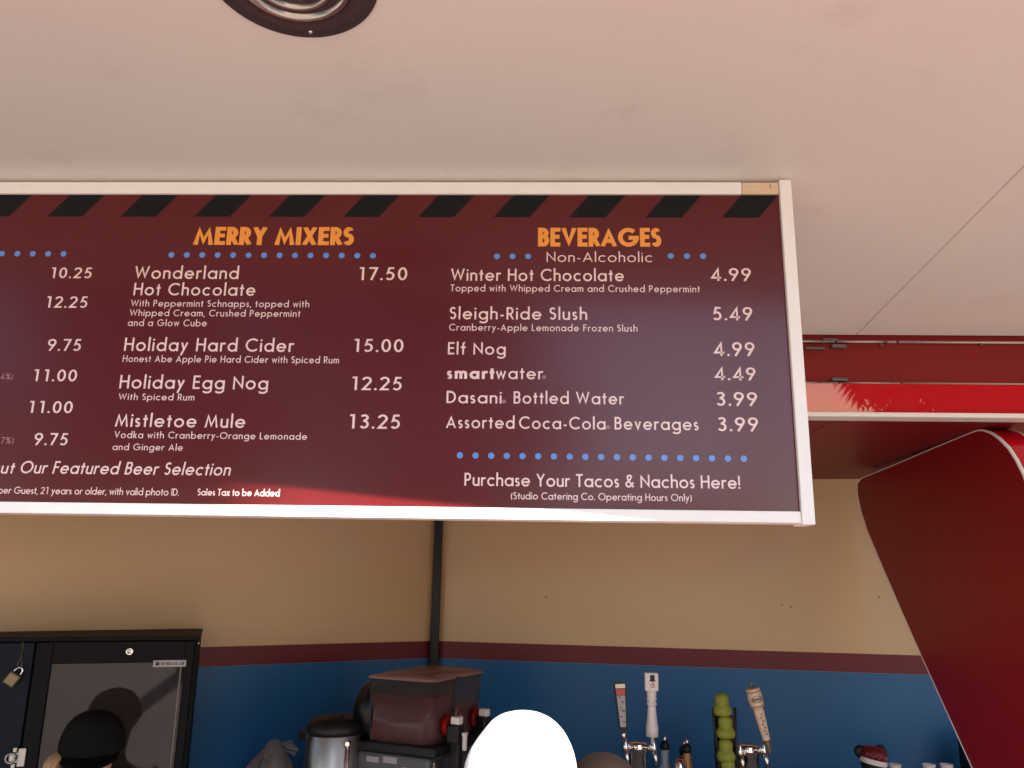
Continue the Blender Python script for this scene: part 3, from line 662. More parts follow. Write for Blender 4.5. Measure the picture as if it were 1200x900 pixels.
for i, (zl, lab) in enumerate(((zLA, 'nearer bowl, nearly full'), (zLB, 'farther bowl, two thirds full'))):
    ox = SPC*i; w = .158
    bm = nb(); loft(bm, [(rrect(w, 0.0, LN, .055), zB), (rrect(w, -.004, LN, .055), zB+.03), (rrect(w, -.006, LN, .03), zT-.002)]); bmesh.ops.translate(bm, verts=bm.verts[:], vec=(ox, 0, 0))
    bo = obj('bowl', bm, 'bowl', slush, local=True); bo['label'] = lab
    bm = nb(); loft(bm, [(rrect(w-.008, 0.005, LN-.004, .05), zB+.003), (rrect(w-.008, .001, LN-.004, .05), zB+.03), (rrect(w-.008, -.001, LN-.004, .03), zl)]); bmesh.ops.translate(bm, verts=bm.verts[:], vec=(ox, 0, 0))
    obj('slush', bm, 'slush', bo, local=True)
    bm = nb(); loft(bm, [(rrect(w+.006, -.009, LN+.004, .03), zT), (rrect(w+.006, -.009, LN+.004, .03), zT+.007), (rrect(w-.05, .02, LN-.03, .03), zT+.016)]); bmesh.ops.translate(bm, verts=bm.verts[:], vec=(ox, 0, 0))
    obj('bowl_lid', bm, 'lid', bo, local=True)
    bm = nb(); tube(bm, [(ox, -.008, zB+.055), (ox, -.028, zB+.055)], .030, 24); obj('faceplate', bm, 'slush', bo, local=True)
    # tap: black housing, white cap and white lever
    zc = (onY(518, 844, 2.70).z-1.10)
    bm = nb(); rbox(bm, (ox, -.045, zc-.045), (.045, .045, .06), .008); rbox(bm, (ox, -.05, zc-.11), (.03, .035, .09), .006); tp_ = obj('tap', bm, 'black', slush, local=True)
    bm = nb(); rbox(bm, (ox, -.05, zc-.006), (.030, .030, .024), .004); obj('tap_cap', bm, 'white_plastic', tp_, local=True)
    bm = nb(); rbox(bm, (ox+.004, -.078, zc-.066), (.016, .012, .052), .004); rbox(bm, (ox+.004, -.078, zc-.044), (.024, .012, .010), .003); obj('tap_lever', bm, 'white_plastic', tp_, local=True)
    bm = nb(); tube(bm, [(ox, LN-.02, zB+.08), (ox, LN+.05, zB+.08)], .085 if i == 0 else .075, 32); obj('drive_housing', bm, 'black', slush, local=True)
bm = nb(); rbox(bm, (SPC/2, LN/2+.02, zB-.012), (SPC+.19, LN+.10, .030), .006); obj('bowl_deck', bm, 'black', slush, local=True)
bm = nb(); rbox(bm, (SPC/2, LN/2+.03, (zB-.03)/2), (SPC+.17, LN+.07, zB-.028), .012); bd = obj('machine_body', bm, 'grey', slush, local=True)
bm = nb(); rbox(bm, (SPC/2, -.012, (zB-.03)/2), (SPC+.14, .006, zB-.05), .002); obj('front_plate', bm, 'steel', slush, local=True)
sx = -.085-.0015
for (yy, zz, wy, hz) in ((.20, zB-.05, .045, .016), (.135, zB-.046, .05, .018), (.075, zB-.068, .03, .012)):
    bm = nb(); bbox(bm, (sx-.001, yy-wy/2, zz-hz/2), (sx+.002, yy+wy/2, zz+hz/2)); obj('sticker', bm, 'sticker', bd, local=True)
# ------------------------------------------------------------------ beer taps
def tower(px, py_top, d, arms, label, wide):
    t = onY(px, py_top, d); base = 1.10
    T = thing('beer_tower', label, 'beer tap', (t.x, d, base), 0, None)
    zt_ = t.z-base; rr = wide
    bm = nb(); lathe(bm, [(rr+.012, 0), (rr+.012, .008), (rr, .014), (rr, zt_-.035), (rr+.004, zt_-.033), (rr+.005, zt_-.006), (rr+.001, zt_-.001), (.0001, zt_)], n=32); obj('column', bm, 'chrome', T, local=True)
    for (hx, hy) in arms:                      # faucet at pixel x, y of its shank
        f = onY(hx, hy, d-.05); fx = f.x-t.x; fz = f.z-base
        bm = nb(); tube(bm, [(fx*.2, -.015, fz), (fx*.75, -.045, fz)], .009, 12); tube(bm, [(fx*.7, -.042, fz), (fx*.85, -.05, fz)], .013, 12)
        s_ = obj('shank', bm, 'chrome', T, local=True)
        bm = nb(); lathe(bm, [(.0001, -.016), (.008, -.014), (.011, 0), (.009, .012), (.006, .018), (.005, .03), (.0001, .031)], n=16, mtx=Matrix.Translation((fx, -.055, fz)))
        tube(bm, [(fx, -.055, fz-.006), (fx+.003, -.066, fz-.020), (fx+.005, -.072, fz-.050)], [.008, .007, .0055], 12)
        obj('faucet', bm, 'chrome', T, local=True)
    return T
T1 = tower(747, 869, 3.0, ((733, 876), (766, 877)), 'chrome beer tower with two faucets, left of the bottles', .030)
T2 = tower(876, 872, 2.95, ((895, 880), (867, 882)), 'chrome beer tower right of the green cup stack', .034)
# handle 1: slim black paddle with red and pale label, leaning left
def axis(p0, p1, d):
    a = onY(*p0, d); b = onY(*p1, d); return a, b
a, b = axis((731.5, 870), (726, 799), 2.93)
hd = thing('tap_handle', 'slim black tap handle with red and pale label, leaning left on the two-faucet tower', 'tap handle', a)
L = (b-a).length; q = (b-a).to_track_quat('Z', 'Y').to_matrix(); Rz = q
def rot_about(v):                               # frame whose z runs along the handle, x stays to the right
    z = v.normalized(); x = (Vector((1, 0, 0))-z*z.x).normalized(); y = z.cross(x); m = Matrix((x, y, z)).transposed(); return m
Rm = rot_about(b-a)
bm = nb()
vr = []
for zz, w in ((.16, .008), (.22, .012), (.6, .017), (.95, .020), (1.0, .018)):
    vr.append([bm.verts.new(Rm @ Vector((sx_*w, sy_*.011, zz*L))) for sx_, sy_ in ((-1, -1), (1, -1), (1, 1), (-1, 1))])
for p, q_ in zip(vr, vr[1:]):
    for i in range(4): bm.faces.new((p[i], p[(i+1) % 4], q_[(i+1) % 4], q_[i]))
bm.faces.new(vr[0]); bm.faces.new(vr[-1]); obj('paddle', bm, 'black', hd, local=True)
bm = nb(); lathe(bm, [(.005, 0), (.008, .02), (.009, .035)], n=12, mtx=Rm.to_4x4()); obj('ferrule', bm, 'chrome', hd, local=True)
def lab(par, z0_, z1_, w0, w1, m, yo=-.0118):
    bm = nb(); v = [bm.verts.new(Rm @ Vector(p)) for p in ((-w0, yo, z0_*L), (w0, yo, z0_*L), (w1, yo, z1_*L), (-w1, yo, z1_*L))]; bm.faces.new(v); return obj('label_panel', bm, m, par, local=True)
lab(hd, .26, .78, .009, .014, 'sticker'); lab(hd, .79, .885, .014, .0155, 'redlabel', -.0120); lab(hd, .90, .97, .016, .016, 'alu', -.0119)
for i, zz in enumerate((.34, .42, .5, .58, .66, .73)):
    bm = nb(); box(bm, Rm @ Vector(((-1)**i*.004, -.0122, (zz+.012*(i%3))*L)), (.006+.003*(i%3), .0006, .006-.002*(i%2)), Rm @ Matrix.Rotation(.5*(i%3)-.4, 3, 'Y')); obj('label_mark', bm, 'hinge', hd, local=True)
# handle 2: turned white wood with square head showing a top hat badge
a, b = axis((764.5, 872), (763, 788), 2.93)
h2 = thing('tap_handle', 'turned pale wooden tap handle with square white head and black top hat badge', 'tap handle', a)
L = (b-a).length; Rm = rot_about(b-a)
bm = nb()
pf = [(.005, 0), (.005, .10), (.020, .105), (.0205, .22), (.0205, .225), (.0185, .23), (.0215, .24), (.0185, .26), (.016, .38), (.0135, .50), (.013, .535), (.0165, .545), (.017, .57), (.014, .58), (.0145, .60), (.0165, .62), (.0165, .64), (.015, .65), (.0165, .72), (.0165, .745), (.013, .75)]
lathe(bm, [(r_, z_*L) for r_, z_ in pf], n=28, mtx=Rm.to_4x4()); obj('turned_stem', bm, 'tapwhite', h2, local=True)
bm = nb(); rbox(bm, Rm @ Vector((0, 0, .87*L)), (.044, .026, .25*L), .0015, Rm); hdp = obj('head_block', bm, 'tapwhite', h2, local=True)
bm = nb(); box(bm, Rm @ Vector((.002, -.0134, .925*L)), (.015, .0008, .020), Rm); box(bm, Rm @ Vector((.002, -.0134, .885*L)), (.022, .0008, .003), Rm)
obj('hat_badge', bm, 'black', hdp, local=True)
bm = nb(); tube(bm, [Rm @ Vector((.002+.006*math.cos(t*PI/8), -.0136, .825*L+.007*math.sin(t*PI/8))) for t in range(7, 18)], .0012, 6)
bm2_ = box(bm, Rm @ Vector((.003, -.0136, .845*L)), (.004, .0008, .010), Rm); obj('face_badge', bm, 'redlabel', hdp, local=True)
# handle 3: cream handle with drum head and small finial leaning left
a, b = axis((903, 884), (880, 800), 2.88)
h3 = thing('tap_handle', 'cream tap handle with a lettered barrel head and small finial, leaning left', 'tap handle', a)
L = (b-a).length; Rm = rot_about(b-a)
bm = nb(); lathe(bm, [(r_, z_*L) for r_, z_ in ((.004, 0), (.006, .05), (.009, .15), (.009, .20))], n=14, mtx=Rm.to_4x4()); obj('ferrule', bm, 'brass', h3, local=True)
bm = nb(); lathe(bm, [(r_, z_*L) for r_, z_ in ((.011, .195), (.013, .21), (.012, .23), (.0125, .26), (.016, .48), (.017, .60), (.014, .66))], n=20, mtx=Rm.to_4x4()); st3 = obj('stem', bm, 'maple', h3, local=True)
for i in range(7):
    bm = nb(); box(bm, Rm @ Vector(((-1)**i*.002, -.0162, (.29+.045*i)*L)), (.005, .0012, .006), Rm); obj('stem_mark', bm, 'hinge', st3, local=True)
bm = nb(); lathe(bm, [(r_, z_*L) for r_, z_ in ((.021, .655), (.0225, .66), (.0215, .67), (.024, .78), (.0225, .89), (.0235, .90), (.022, .915), (.004, .918))], n=28, mtx=Rm.to_4x4()); hd3 = obj('barrel_head', bm, 'maple', h3, local=True)
for zz in (.675, .875):
    bm = nb(); lathe(bm, [(.0232, zz*L-.0012), (.0245, zz*L), (.0232, zz*L+.0012)], n=28, mtx=Rm.to_4x4(), cap=False); obj('barrel_hoop', bm, 'hinge', hd3, local=True)
bm = nb(); tube(bm, [Rm @ Vector((.017*math.cos(t*PI/10), -.0225, .775*L+.010*math.sin(t*PI/10))) for t in range(21)], .0011, 6); box(bm, Rm @ Vector((0, -.0245, .775*L)), (.030, .0012, .007), Rm); obj('head_lettering', bm, 'hinge', hd3, local=True)
bm = nb(); lathe(bm, [(r_, z_*L) for r_, z_ in ((.003, .915), (.003, .95), (.006, .955), (.003, .975), (.006, 1.0), (.0001, 1.03))], n=12, mtx=Rm.to_4x4()); obj('finial', bm, 'brass', h3, local=True)
# ------------------------------------------------------------------ stack of green cups in a black rack
rk0 = onY(850, 900, 2.9)
rack = thing('cup_rack', 'tall black rail rack holding the yellow-green cups', 'rack', (rk0.x, 2.9, 1.10))
for pts in (((835.5, 829), (836.5, 845), (840, 870), (844, 905)), ((861, 829), (862, 845), (862.5, 870), (864, 905))):
    bm = nb(); pp = [onY(px, py, 2.90-.002*i) for i, (px, py) in enumerate(pts)]; pp.append(Vector((pp[-1].x, pp[-1].y, 1.10)))
    tube(bm, pp, .0045, 8); obj('rail', bm, 'black', rack)
bm = nb(); rbox(bm, (rk0.x, 2.9, 1.106), (.10, .10, .012), .003); obj('rack_base', bm, 'black', rack)
bm = nb(); pz_ = onY(850, 880, 2.93); bbox(bm, (pz_.x-.034, 2.932, 1.115), (pz_.x+.034, 2.938, onY(850, 838, 2.93).z)); obj('rack_back', bm, 'black', rack)
for i, (px, py, sc, lb) in enumerate(((845.5, 812, 1.15, 'topmost yellow-green cup standing proud of the black rack'), (849.5, 838, 1.15, 'second yellow-green cup from the top of the black rack'),
                              (850, 865, 1.12, 'third yellow-green cup from the top of the black rack'), (852.5, 888, 1.1, 'lowest visible yellow-green cup in the black rack'))):
    t = onY(px, py, 2.895-.004*i); g = nb(); s_ = sc
    lathe(g, [(.0001, 0), (.008*s_, -.0015), (.014*s_, -.005), (.0185*s_, -.011), (.0205*s_, -.020), (.0195*s_, -.030), (.0185*s_, -.035), (.0215*s_, -.040), (.0255*s_, -.047), (.027*s_, -.056), (.0245*s_, -.066), (.019*s_, -.070)], n=24, mtx=Matrix.Translation(t))
    bmesh.ops.translate(g, verts=g.verts[:], vec=-Vector((t.x, t.y, t.z-.07)))
    o = obj('plastic_cup', g, 'green'); o.location = (t.x, t.y, t.z-.07)
    tag(o, lb, 'cup', 'yellow-green cups stacked in the rack')
# ------------------------------------------------------------------ liquor bottles with pourers
def bottle(px, ytop, d, col, label, lean=0):
    t = onY(px, ytop, d); B = thing('liquor_bottle', label, 'bottle', (t.x, d, 1.10))
    z = t.z-1.10
    bm = nb(); lathe(bm, [(.0001, 0), (.032, .001), (.034, .006), (.034, max(.02, z-.14)), (.030, z-.12), (.014, z-.085), (.0125, z-.04), (.0125, z-.036)], n=24); obj('bottle_body', bm, col, B, local=True)
    bm = nb(); lathe(bm, [(.0135, z-.048), (.016, z-.046), (.0165, z-.030), (.012, z-.024), (.009, z-.020)], n=16); obj('pourer_collar', bm, 'black', B, local=True)
    bm = nb(); tube(bm, [(0, 0, z-.024), (.001, 0, z-.012), (.003, 0, z)], [.007, .006, .0035], 10); obj('pourer_spout', bm, 'chrome', B, local=True)
M['vodka'] = clear('clear_bottle_glass', (.45, .5, .55), .5, .05)
bottle(778.5, 861, 3.05, 'vodka', 'clear bottle with a metal pouring spout beside the two-faucet tower')
bottle(804.5, 864.5, 3.05, 'amber', 'amber bottle with a black collared pouring spout')
bottle(801, 867, 3.14, 'amber', 'amber bottle mostly hidden behind the other amber one')
t = onY(796, 889, 2.98); sh = thing('cocktail_shaker', 'small steel shaker cap in front of the amber bottle', 'shaker', (t.x, 2.98, 1.10))
bm = nb(); lathe(bm, [(.0001, 0), (.02, .001), (.024, t.z-1.10-.03), (.016, t.z-1.10-.012), (.012, t.z-1.10-.002), (.0001, t.z-1.10)], n=24); obj('shaker_body', bm, 'chrome', sh, local=True)
# ------------------------------------------------------------------ novelty cup, cups, dispenser at right
t = onY(1022, 874, 3.0)
nc = thing('lidded_cup', 'black cup with a maroon lettered band, pale arc and two round black knobs', 'cup', (t.x, 3.0, 1.10))
zt_ = t.z-1.10; Rt = Matrix.Rotation(.22, 3, 'Y')
bm = nb(); lathe(bm, [(.0001, 0), (.026, .002), (.036, zt_-.085), (.040, zt_-.055), (.040, zt_-.045)], n=32); obj('cup_body', bm, 'black', nc, local=True)
Mt = Matrix.Translation((0, 0, zt_-.05)) @ Matrix.Rotation(.2, 4, 'Y')
bm = nb(); lathe(bm, [(.0415, -.006), (.043, -.002), (.0425, .002)], n=32, mtx=Mt, cap=False)
lathe(bm, [(.0425, .002), (.043, .006), (.041, .010)], n=32, mtx=Mt, cap=False); obj('pale_band', bm, 'white_plastic', nc, local=True)
bm = nb(); lathe(bm, [(.041, .009), (.042, .028), (.036, .042), (.020, .048), (.0001, .049)], n=32, mtx=Mt); lb_ = obj('maroon_band', bm, 'stripe', nc, local=True)
for i in range(8):
    aa = math.radians(-145+i*14); bm = nb(); tube(bm, [Mt @ Vector((.0425*math.cos(aa)+(i % 2)*.001, .0425*math.sin(aa), .016+.003*(i % 2))), Mt @ Vector((.0425*math.cos(aa+.1), .0425*math.sin(aa+.1), .030-.004*(i % 3)))], .0012, 5); obj('band_lettering', bm, 'ink_dim', lb_, local=True)
for sx_, zz in ((-.037, .010), (.030, .012)):
    bm = nb(); bmesh.ops.create_uvsphere(bm, u_segments=20, v_segments=12, radius=.021); bmesh.ops.scale(bm, vec=(1, .5, 1), verts=bm.verts[:]); bmesh.ops.translate(bm, verts=bm.verts[:], vec=(sx_, .01, zt_-.03+zz)); obj('knob', bm, 'black', nc, local=True, smooth=True)
for px, w_, lb in ((1048.5, 12, 'white paper cup stack next to the black and maroon cup'), (1088.5, 12, 'middle of the three white cup stacks along the blue wall'), (1109, 12, 'white cup stack nearest the dark dispenser by the red wing')):
    t = onY(px, 895.5, 3.0); bm = nb(); rr = .019; z = t.z-1.10
    lathe(bm, [(.0001, 0), (rr*.8, .001), (rr, z-.004), (rr+.0015, z-.003), (rr+.0015, z), (rr-.001, z), (rr-.002, z-.02), (.0001, z-.02)], n=24)
    o = obj('paper_cup', bm, 'white_plastic'); o.location = (t.x, 3.0, 1.10); tag(o, lb, 'cup', 'white cup stacks by the back wall')
t = onY(1139, 868, 3.1)
dp = thing('dispenser', 'dark dispenser standing against the blue wall behind the red side wing', 'dispenser', (t.x+.05, 3.12, 1.10))
bm = nb(); rbox(bm, (0, 0, (t.z-1.10)/2), (.14, .12, t.z-1.10), .02); obj('dispenser_body', bm, 'black', dp, local=True)
bm = nb(); rbox(bm, (0, -.066, .05), (.06, .02, .03), .005); obj('dispenser_nozzle', bm, 'grey', dp, local=True)
# side counter for these
bm = nb(); bbox(bm, (1.102, 2.80, .34), (2.8, 3.2, 1.0985)); obj('back_counter', bm, 'counter', kiosk)
# ------------------------------------------------------------------ plastic bag
t = onY(322, 866, 2.74)
bagz = 1.10
bag = thing('plastic_bag', 'crumpled clear plastic bag of dark packets on the counter between cooler and urn', 'bag', (t.x, 2.74, bagz))
H_ = t.z-bagz
bm = nb(); rnd = random.Random(3)
bmesh.ops.create_icosphere(bm, subdivisions=4, radius=1)
for v in bm.verts:
    d = v.co.normalized(); n_ = (math.sin(d.x*9+d.z*5)*.10+math.sin(d.y*13-d.z*11)*.08+rnd.uniform(-.03, .03))
    s_ = 1+n_; zz = (d.z*.5+.5)
    wdt = .095*(1-.62*zz**1.5)
    v.co = Vector((d.x*wdt*s_*1.15-.02*(1-zz)+.0, d.y*wdt*s_, zz*H_*(1+.05*n_)))
for f in bm.faces: f.smooth = True
obj('bag_film', bm, 'bag', bag, local=True)
bm = nb()
for i in range(9):
    a_ = .6+i*.16; p0 = Vector((0, 0, H_-.015)); p1 = p0+Vector((.02+.055*math.sin(a_), .01*math.cos(i), -.002+.03*math.cos(a_)-.012))
    p2 = p0+Vector((.02+.055*math.sin(a_+.16), .012*math.cos(i+1), -.002+.03*math.cos(a_+.16)-.012+(.004 if i % 2 else -.004)))
    bm.faces.new([bm.verts.new(p0+Vector((0, i*.0004, 0))), bm.verts.new(p1), bm.verts.new(p2)])
obj('gathered_neck', bm, 'bag', bag, local=True)
bm = nb(); rbox(bm, (-.075, .03, H_*.42), (.02, .07, H_*.8), .006, Matrix.Rotation(.55, 3, 'Y')); obj('dark_packet', bm, 'black', bag, local=True)
bm = nb(); rbox(bm, (.005, -.055, H_*.45), (.045, .015, .03), .004, Matrix.Rotation(-.4, 3, 'Y')); obj('red_packet', bm, 'redlabel', bag, local=True)
bm = nb(); rbox(bm, (-.035, -.045, H_*.45), (.045, .02, .04), .004, Matrix.Rotation(.4, 3, 'Y')); obj('dark_packet', bm, 'black', bag, local=True)
# ------------------------------------------------------------------ people
def skin_chain(name, nodes, edges, m, parent, sub=2, root=0):
    me = bpy.data.meshes.new(name); me.from_pydata([n_[0] for n_ in nodes], edges, []); me.materials.append(M[m])
    o = bpy.data.objects.new(name, me); C.objects.link(o); o.parent = parent
    s_ = o.modifiers.new('skin', 'SKIN'); s_.use_smooth_shade = True
    for i, n_ in enumerate(nodes):
        r_ = n_[1] if isinstance(n_[1], tuple) else (n_[1], n_[1])
        me.skin_vertices[0].data[i].radius = r_; me.skin_vertices[0].data[i].use_root = (i == root)
    o.modifiers.new('sub', 'SUBSURF').levels = sub; o.modifiers['sub'].render_levels = sub
    return o
def person(loc, rz, top, label, shirt, cap=None, hair='brown', headr=.078, floor=0., long_hair=False):
    """figure facing local -Y; top = z of the crown"""
    p = thing('person', label, 'person', (loc[0], loc[1], floor), rz)
    H0 = top-floor; s = H0/1.72
    n_ = []; e = []
    def add(co, r_, par=None):
        n_.append((Vector(co)*s, r_*s if not isinstance(r_, tuple) else (r_[0]*s, r_[1]*s)))
        if par is not None: e.append((par, len(n_)-1))
        return len(n_)-1
    pel = add((0, 0, .92), (.15, .11)); w_ = add((0, 0, 1.08), (.13, .095), pel); ch = add((0, .01, 1.27), (.165, .11), w_); sh = add((0, .01, 1.38), (.11, .075), ch)
    nk = add((0, .0, 1.46), .052, sh); hb = add((0, -.01, 1.54), .070, nk); hm = add((0, -.01, 1.61), (.080, .092), hb); ht = add((0, -.005, 1.675), (.062, .072), hm)
    for sd_ in (-1, 1):
        a1 = add((sd_*.17, .01, 1.37), .055, sh); a2 = add((sd_*.21, .02, 1.12), .042, a1); a3 = add((sd_*.20, -.12, .95), .030, a2); pm = add((sd_*.195, -.19, .91), (.032, .018), a3)
        for q_, (fx, fl) in enumerate(((-.026, .07), (-.009, .082), (.009, .078), (.026, .062))):
            f1 = add((sd_*.195+fx, -.24, .895), .0095, pm); add((sd_*.195+fx*1.1, -.24-fl*.6, .872), .008, f1)
        th = add((sd_*.195-sd_*.045, -.20, .90), .010, pm); add((sd_*.195-sd_*.058, -.235, .885), .009, th)
        l1 = add((sd_*.095, 0, .84), .085, pel); l2 = add((sd_*.10, -.01, .48), .058, l1); l3 = add((sd_*.10, .01, .10), .04, l2); add((sd_*.11, -.14, .05), .035, l3)
    body = skin_chain('body', n_, e, 'skin', p)
    # nose, ears
    hz = 1.60*s
    bm = nb(); rbox(bm, (0, -.098*s, hz-.045*s), (.022*s, .03*s, .045*s), .008*s); obj('nose', bm, 'skin', p, local=True, smooth=True)
    for sd_ in (() if long_hair else (-1, 1)):
        bm = nb(); rbox(bm, (sd_*.083*s, 0, hz-.045*s), (.012*s, .032*s, .045*s), .005*s); obj('ear', bm, 'skin', p, local=True, smooth=True)
    # shirt and trousers: slightly larger shells
    bm = nb()
    lathe(bm, [(.16, .90), (.165, .98), (.15, 1.1), (.17, 1.25), (.165, 1.33), (.12, 1.40), (.062, 1.44)], n=28, cap=False)
    for v in bm.verts: v.co = Vector((v.co.x*1.12, v.co.y*.80+.008, v.co.z))*s
    for sd_ in (-1, 1): tube(bm, [Vector((sd_*.13, .01, 1.37))*s, Vector((sd_*.18, .01, 1.34))*s, Vector((sd_*.212, .018, 1.18))*s], [.075*s, .072*s, .062*s], 14, cap=False)
    obj('shirt', bm, shirt, p, local=True, smooth=True)
    bm = nb()
    for sd_ in (-1, 1): tube(bm, [Vector((sd_*.08, 0, .95))*s, Vector((sd_*.097, 0, .82))*s, Vector((sd_*.10, -.01, .48))*s, Vector((sd_*.10, .01, .09))*s], [.12*s, .105*s, .078*s, .06*s], 16)
    obj('trousers', bm, 'denim', p, local=True)
    # hair cap
    bm = nb(); bmesh.ops.create_uvsphere(bm, u_segments=32, v_segments=20, radius=1)
    for v in bm.verts:
        d = v.co.copy(); nn = .02*math.sin(d.x*17+d.z*9)+.015*math.sin(d.y*23)
        v.co = Vector((d.x*(.090+nn*.09), d.y*(.104+nn*.09)+.004, d.z*.092+.0))
    bmesh.ops.delete(bm, geom=[v for v in bm.verts if v.co.z < -.01 and v.co.y < .0 or v.co.z < -.06], context='VERTS')
    for v in bm.verts: v.co = v.co*s+Vector((0, 0, 1.628*s))
    if long_hair:
        rh = random.Random(5)
        for j in range(90):
            sd_ = -1; q0 = rh.uniform(-.05, .05); dx = rh.uniform(-.012, .022)
            tube(bm, [Vector((sd_*(.070+dx*.4), q0+.01, 1.605))*s, Vector((sd_*(.100+dx), q0-.03+dx, 1.575))*s, Vector((sd_*(.108+dx), q0-.03, 1.50))*s, Vector((sd_*(.10+dx*1.5), q0-.04, 1.40+dx))*s], [.004*s, .0055*s, .005*s, .002*s], 5)
    if not cap or long_hair: obj('hair', bm, hair, p, local=True, smooth=True)
    else: bm.free()
    if cap:
        cm, tilt_ = cap
        bm = nb(); nseg = 48
        rings = []
        for i in range(13):
            ph = PI/2*i/12; rings.append([])
            for j in range(nseg):
                th = 2*PI*j/nseg; rr = math.cos(ph)**.8 if i < 12 else 0
                seam = 1-.012*max(0, 1-abs(((th/(PI/3)) % 1)-.5)*-1-.0) if False else 1-.010*math.exp(-((((th/(PI/3)+.5) % 1)-.5)/.07)**2)*math.cos(ph)
                if cm == 'capwhite' and math.cos(th) > 0: rr *= 1-.075*math.cos(th)*math.exp(-((ph-.85)/.26)**2)+.03*math.cos(th)*math.exp(-((ph-.2)/.25)**2)
                xx_ = .098*rr*seam*math.cos(th); yy_ = .108*rr*seam*math.sin(th)
                zz_ = .112*math.sin(ph)**.95*(1+.06*math.sin(th)*-1*math.cos(ph))
                rings[-1].append(bm.verts.new((xx_, yy_, zz_)))
        for A_, B_ in zip(rings, rings[1:]):
            for j in range(nseg): f = bm.faces.new((A_[j], A_[(j+1) % nseg], B_[(j+1) % nseg], B_[j])); f.smooth = True
        bmesh.ops.remove_doubles(bm, verts=bm.verts[:], dist=1e-5)
        Mx = Matrix.Translation((0, 0, (1.72-.112)*s)) @ Matrix.Rotation(tilt_, 4, 'X') @ Matrix.Scale(s, 4)
        bmesh.ops.transform(bm, matrix=Mx, verts=bm.verts[:])
        co = obj('cap', bm, cm, p, local=True)
        bm = nb(); br_ = []
        for i in range(7):
            t_ = i/6; br_.append([bm.verts.new(Mx @ Vector((math.sin(a_)*(.094+.0*t_)*(1-.05*t_), -math.cos(a_)*(.10+.075*t_*math.cos(a_)**.5 if abs(a_) < PI/2 else .1), .004-.014*t_*t_-.012*abs(math.sin(a_))*t_))) for a_ in [math.radians(-68+136*j/20) for j in range(21)]])
        for A_, B_ in zip(br_, br_[1:]):
            for j in range(20): bm.faces.new((A_[j], A_[j+1], B_[j+1], B_[j]))
        r_ = bmesh.ops.solidify(bm, geom=bm.faces[:], thickness=.003)
        obj('brim', bm, cm, co, local=True, smooth=True)
        bm = nb(); lathe(bm, [(.008, .110), (.008, .114), (.005, .117), (.0001, .1175)], n=16, mtx=Mx); obj('cap_button', bm, cm, co, local=True)
        if cm == 'capwhite':
            bm = nb()
            for j in range(5): box(bm, Mx @ Vector((.012*(j-2)+.02, .104-.004*abs(j-2), .045+.003*(j % 2))), (.007, .003, .007+.003*(j % 2)))
            obj('embroidery', bm, 'stitch', co, local=True)
    return p
def head_at(px, py, d): t = onY(px, py, d); return (t.x, t.y), t.z
(xy, zt_) = head_at(612, 835.5, 1.47)
person(xy, math.radians(170), zt_, 'person in a sunlit white cap standing at the counter below the menu board', 'shirt_grey', ('capwhite', -.12), floor=0)
(xy, zt_) = head_at(707, 881.5, 1.85)
person(xy, math.radians(185), zt_, 'brown-haired person just right of the white cap, only the crown showing', 'shirt_blue', None, 'brown', floor=0)
(xy, zt_) = head_at(113, 832, 2.42)
person(xy, math.radians(22), zt_, 'blonde person in a black cap in front of the cooler glass', 'shirt_black', ('capblack', .16), 'blonde', floor=0., long_hair=True)
# ------------------------------------------------------------------ trees behind the camera (seen only as reflections)
def palm(loc, hgt, R0, label, seed, lean=0):
    rnd = random.Random(seed)
    P_ = thing('palm_tree', label, 'palm tree', loc, 0, 'trees across the square')
    bm = nb(); tube(bm, [(lean*t_*t_, 0, hgt*t_) for t_ in (0, .25, .5, .75, 1)], [.22, .16, .14, .13, .12], 12); obj('trunk', bm, 'bark', P_, local=True)
    bm = nb()
    for i in range(52):
        az = rnd.uniform(0, 2*PI); el = rnd.uniform(-.5, 1.25); Lf = R0*rnd.uniform(.8, 1.1)
        dz = Vector((math.cos(az), math.sin(az), 0)); pr = Vector((lean, 0, hgt)); sd_ = Vector((-dz.y, dz.x, 0)); pts = [pr]
        for k_ in range(12):
            e_ = el-1.5*(k_/12)**1.3; pts.append(pts[-1]+(dz*math.cos(e_)+Vector((0, 0, math.sin(e_))))*Lf/12)
        for k_ in range(1, 12):
            p0 = pts[k_]; fw = (pts[k_+1]-p0).normalized()
            ll = .62*math.sin(PI*(k_/12)**.7)+.15
            for u_ in (0, .16, .33, .5, .66, .83):
                pp = p0.lerp(pts[k_+1], u_)
                for s_ in (-1, 1):
                    tip = pp+(sd_*s_*.8+fw*.6)*ll+Vector((0, 0, -.3*ll)); mid_ = pp.lerp(tip, .5)
                    bm.faces.new([bm.verts.new(pp-fw*.012), bm.verts.new(mid_-fw*.024), bm.verts.new(tip), bm.verts.new(mid_+fw*.024), bm.verts.new(pp+fw*.012)])
    o = obj('crown', bm, 'palmleaf', P_, local=True); return P_
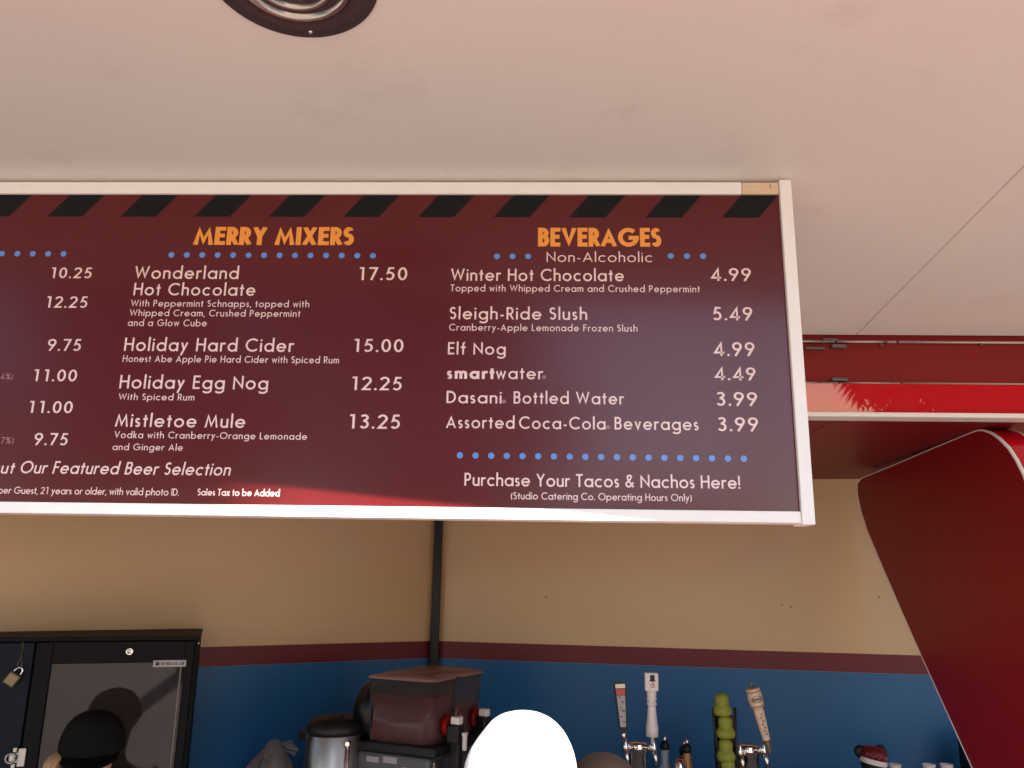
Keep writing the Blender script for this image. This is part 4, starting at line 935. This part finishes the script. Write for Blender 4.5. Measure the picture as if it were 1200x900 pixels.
def tree(loc, hgt, R0, label, seed):
    rnd = random.Random(seed)
    T_ = thing('broadleaf_tree', label, 'tree', loc, 0, 'trees across the square')
    bm = nb(); tube(bm, [(0, 0, 0), (.1, 0, hgt*.3), (0, .1, hgt*.55)], [.3, .22, .14], 10)
    cl_ = []
    for i in range(16):
        a_ = rnd.uniform(0, 2*PI); rr = R0*math.sqrt(rnd.random())*.8; zz = hgt*rnd.uniform(.35, .92)
        c_ = Vector((rr*math.cos(a_), rr*math.sin(a_), zz)); cl_.append((c_, R0*rnd.uniform(.25, .42)))
        tube(bm, [(0, 0, hgt*.3), tuple(c_*.55+Vector((0, 0, hgt*.12))), tuple(c_)], [.1, .06, .02], 6)
    obj('trunk', bm, 'bark', T_, local=True)
    bm = nb()
    for c_, rr in cl_:
        for j in range(330):
            d = Vector((rnd.gauss(0, 1), rnd.gauss(0, 1), rnd.gauss(0, 1))).normalized()*rr*rnd.random()**.4; p_ = c_+d
            u_ = Vector((rnd.gauss(0, 1), rnd.gauss(0, 1), rnd.gauss(0, 1))).normalized()*.13; w_ = u_.orthogonal().normalized()*.07
            bm.faces.new([bm.verts.new(p_-u_), bm.verts.new(p_+w_), bm.verts.new(p_+u_), bm.verts.new(p_-w_)])
    obj('crown', bm, 'leaf', T_, local=True); return T_
palm((6.1, -9.5, 0), 4.1, 1.7, 'palm tree mirrored in the glossy red fascia', 1)
palm((3.95, -12.0, 0), 12.6, 2.5, 'tallest slender palm tree across the square', 2)
palm((-1.5, -16, 0), 8.0, 2.4, 'middle palm tree across the square', 3)
tree((10.5, -10.5, 0), 7.0, 3.2, 'broad tree across the square right of the palms', 11)
tree((15.5, -9, 0), 8.0, 3.5, 'farthest right broad tree across the square', 12)
tree((-6.5, -13, 0), 9.0, 3.6, 'broad tree across the square left of the palms', 13)
tree((-12.5, -11, 0), 9.5, 3.8, 'second broad tree left of the palms', 14)
tree((-18.5, -8, 0), 9.5, 3.8, 'farthest left broad tree across the square', 15)
for i, (x_, y_, h_, lb_) in enumerate(((-9.6, -14.5, 9.8, 'tall broad tree between the two left trees across the square'), (-2.4, -13.5, 9.0, 'tall broad tree beside the middle palm across the square'), (2.5, -24, 4.4, 'low broad tree far across the square behind the tall palm'), (15.5, -25, 5.2, 'low broad tree far across the square, right of the tall palm'), (15, -21, 6.0, 'low broad tree far across the square at the right'), (-3.5, -24, 6.5, 'low broad tree far across the square at the left'))):
    tree((x_, y_, 0), h_, 3.6, lb_, 30+i)
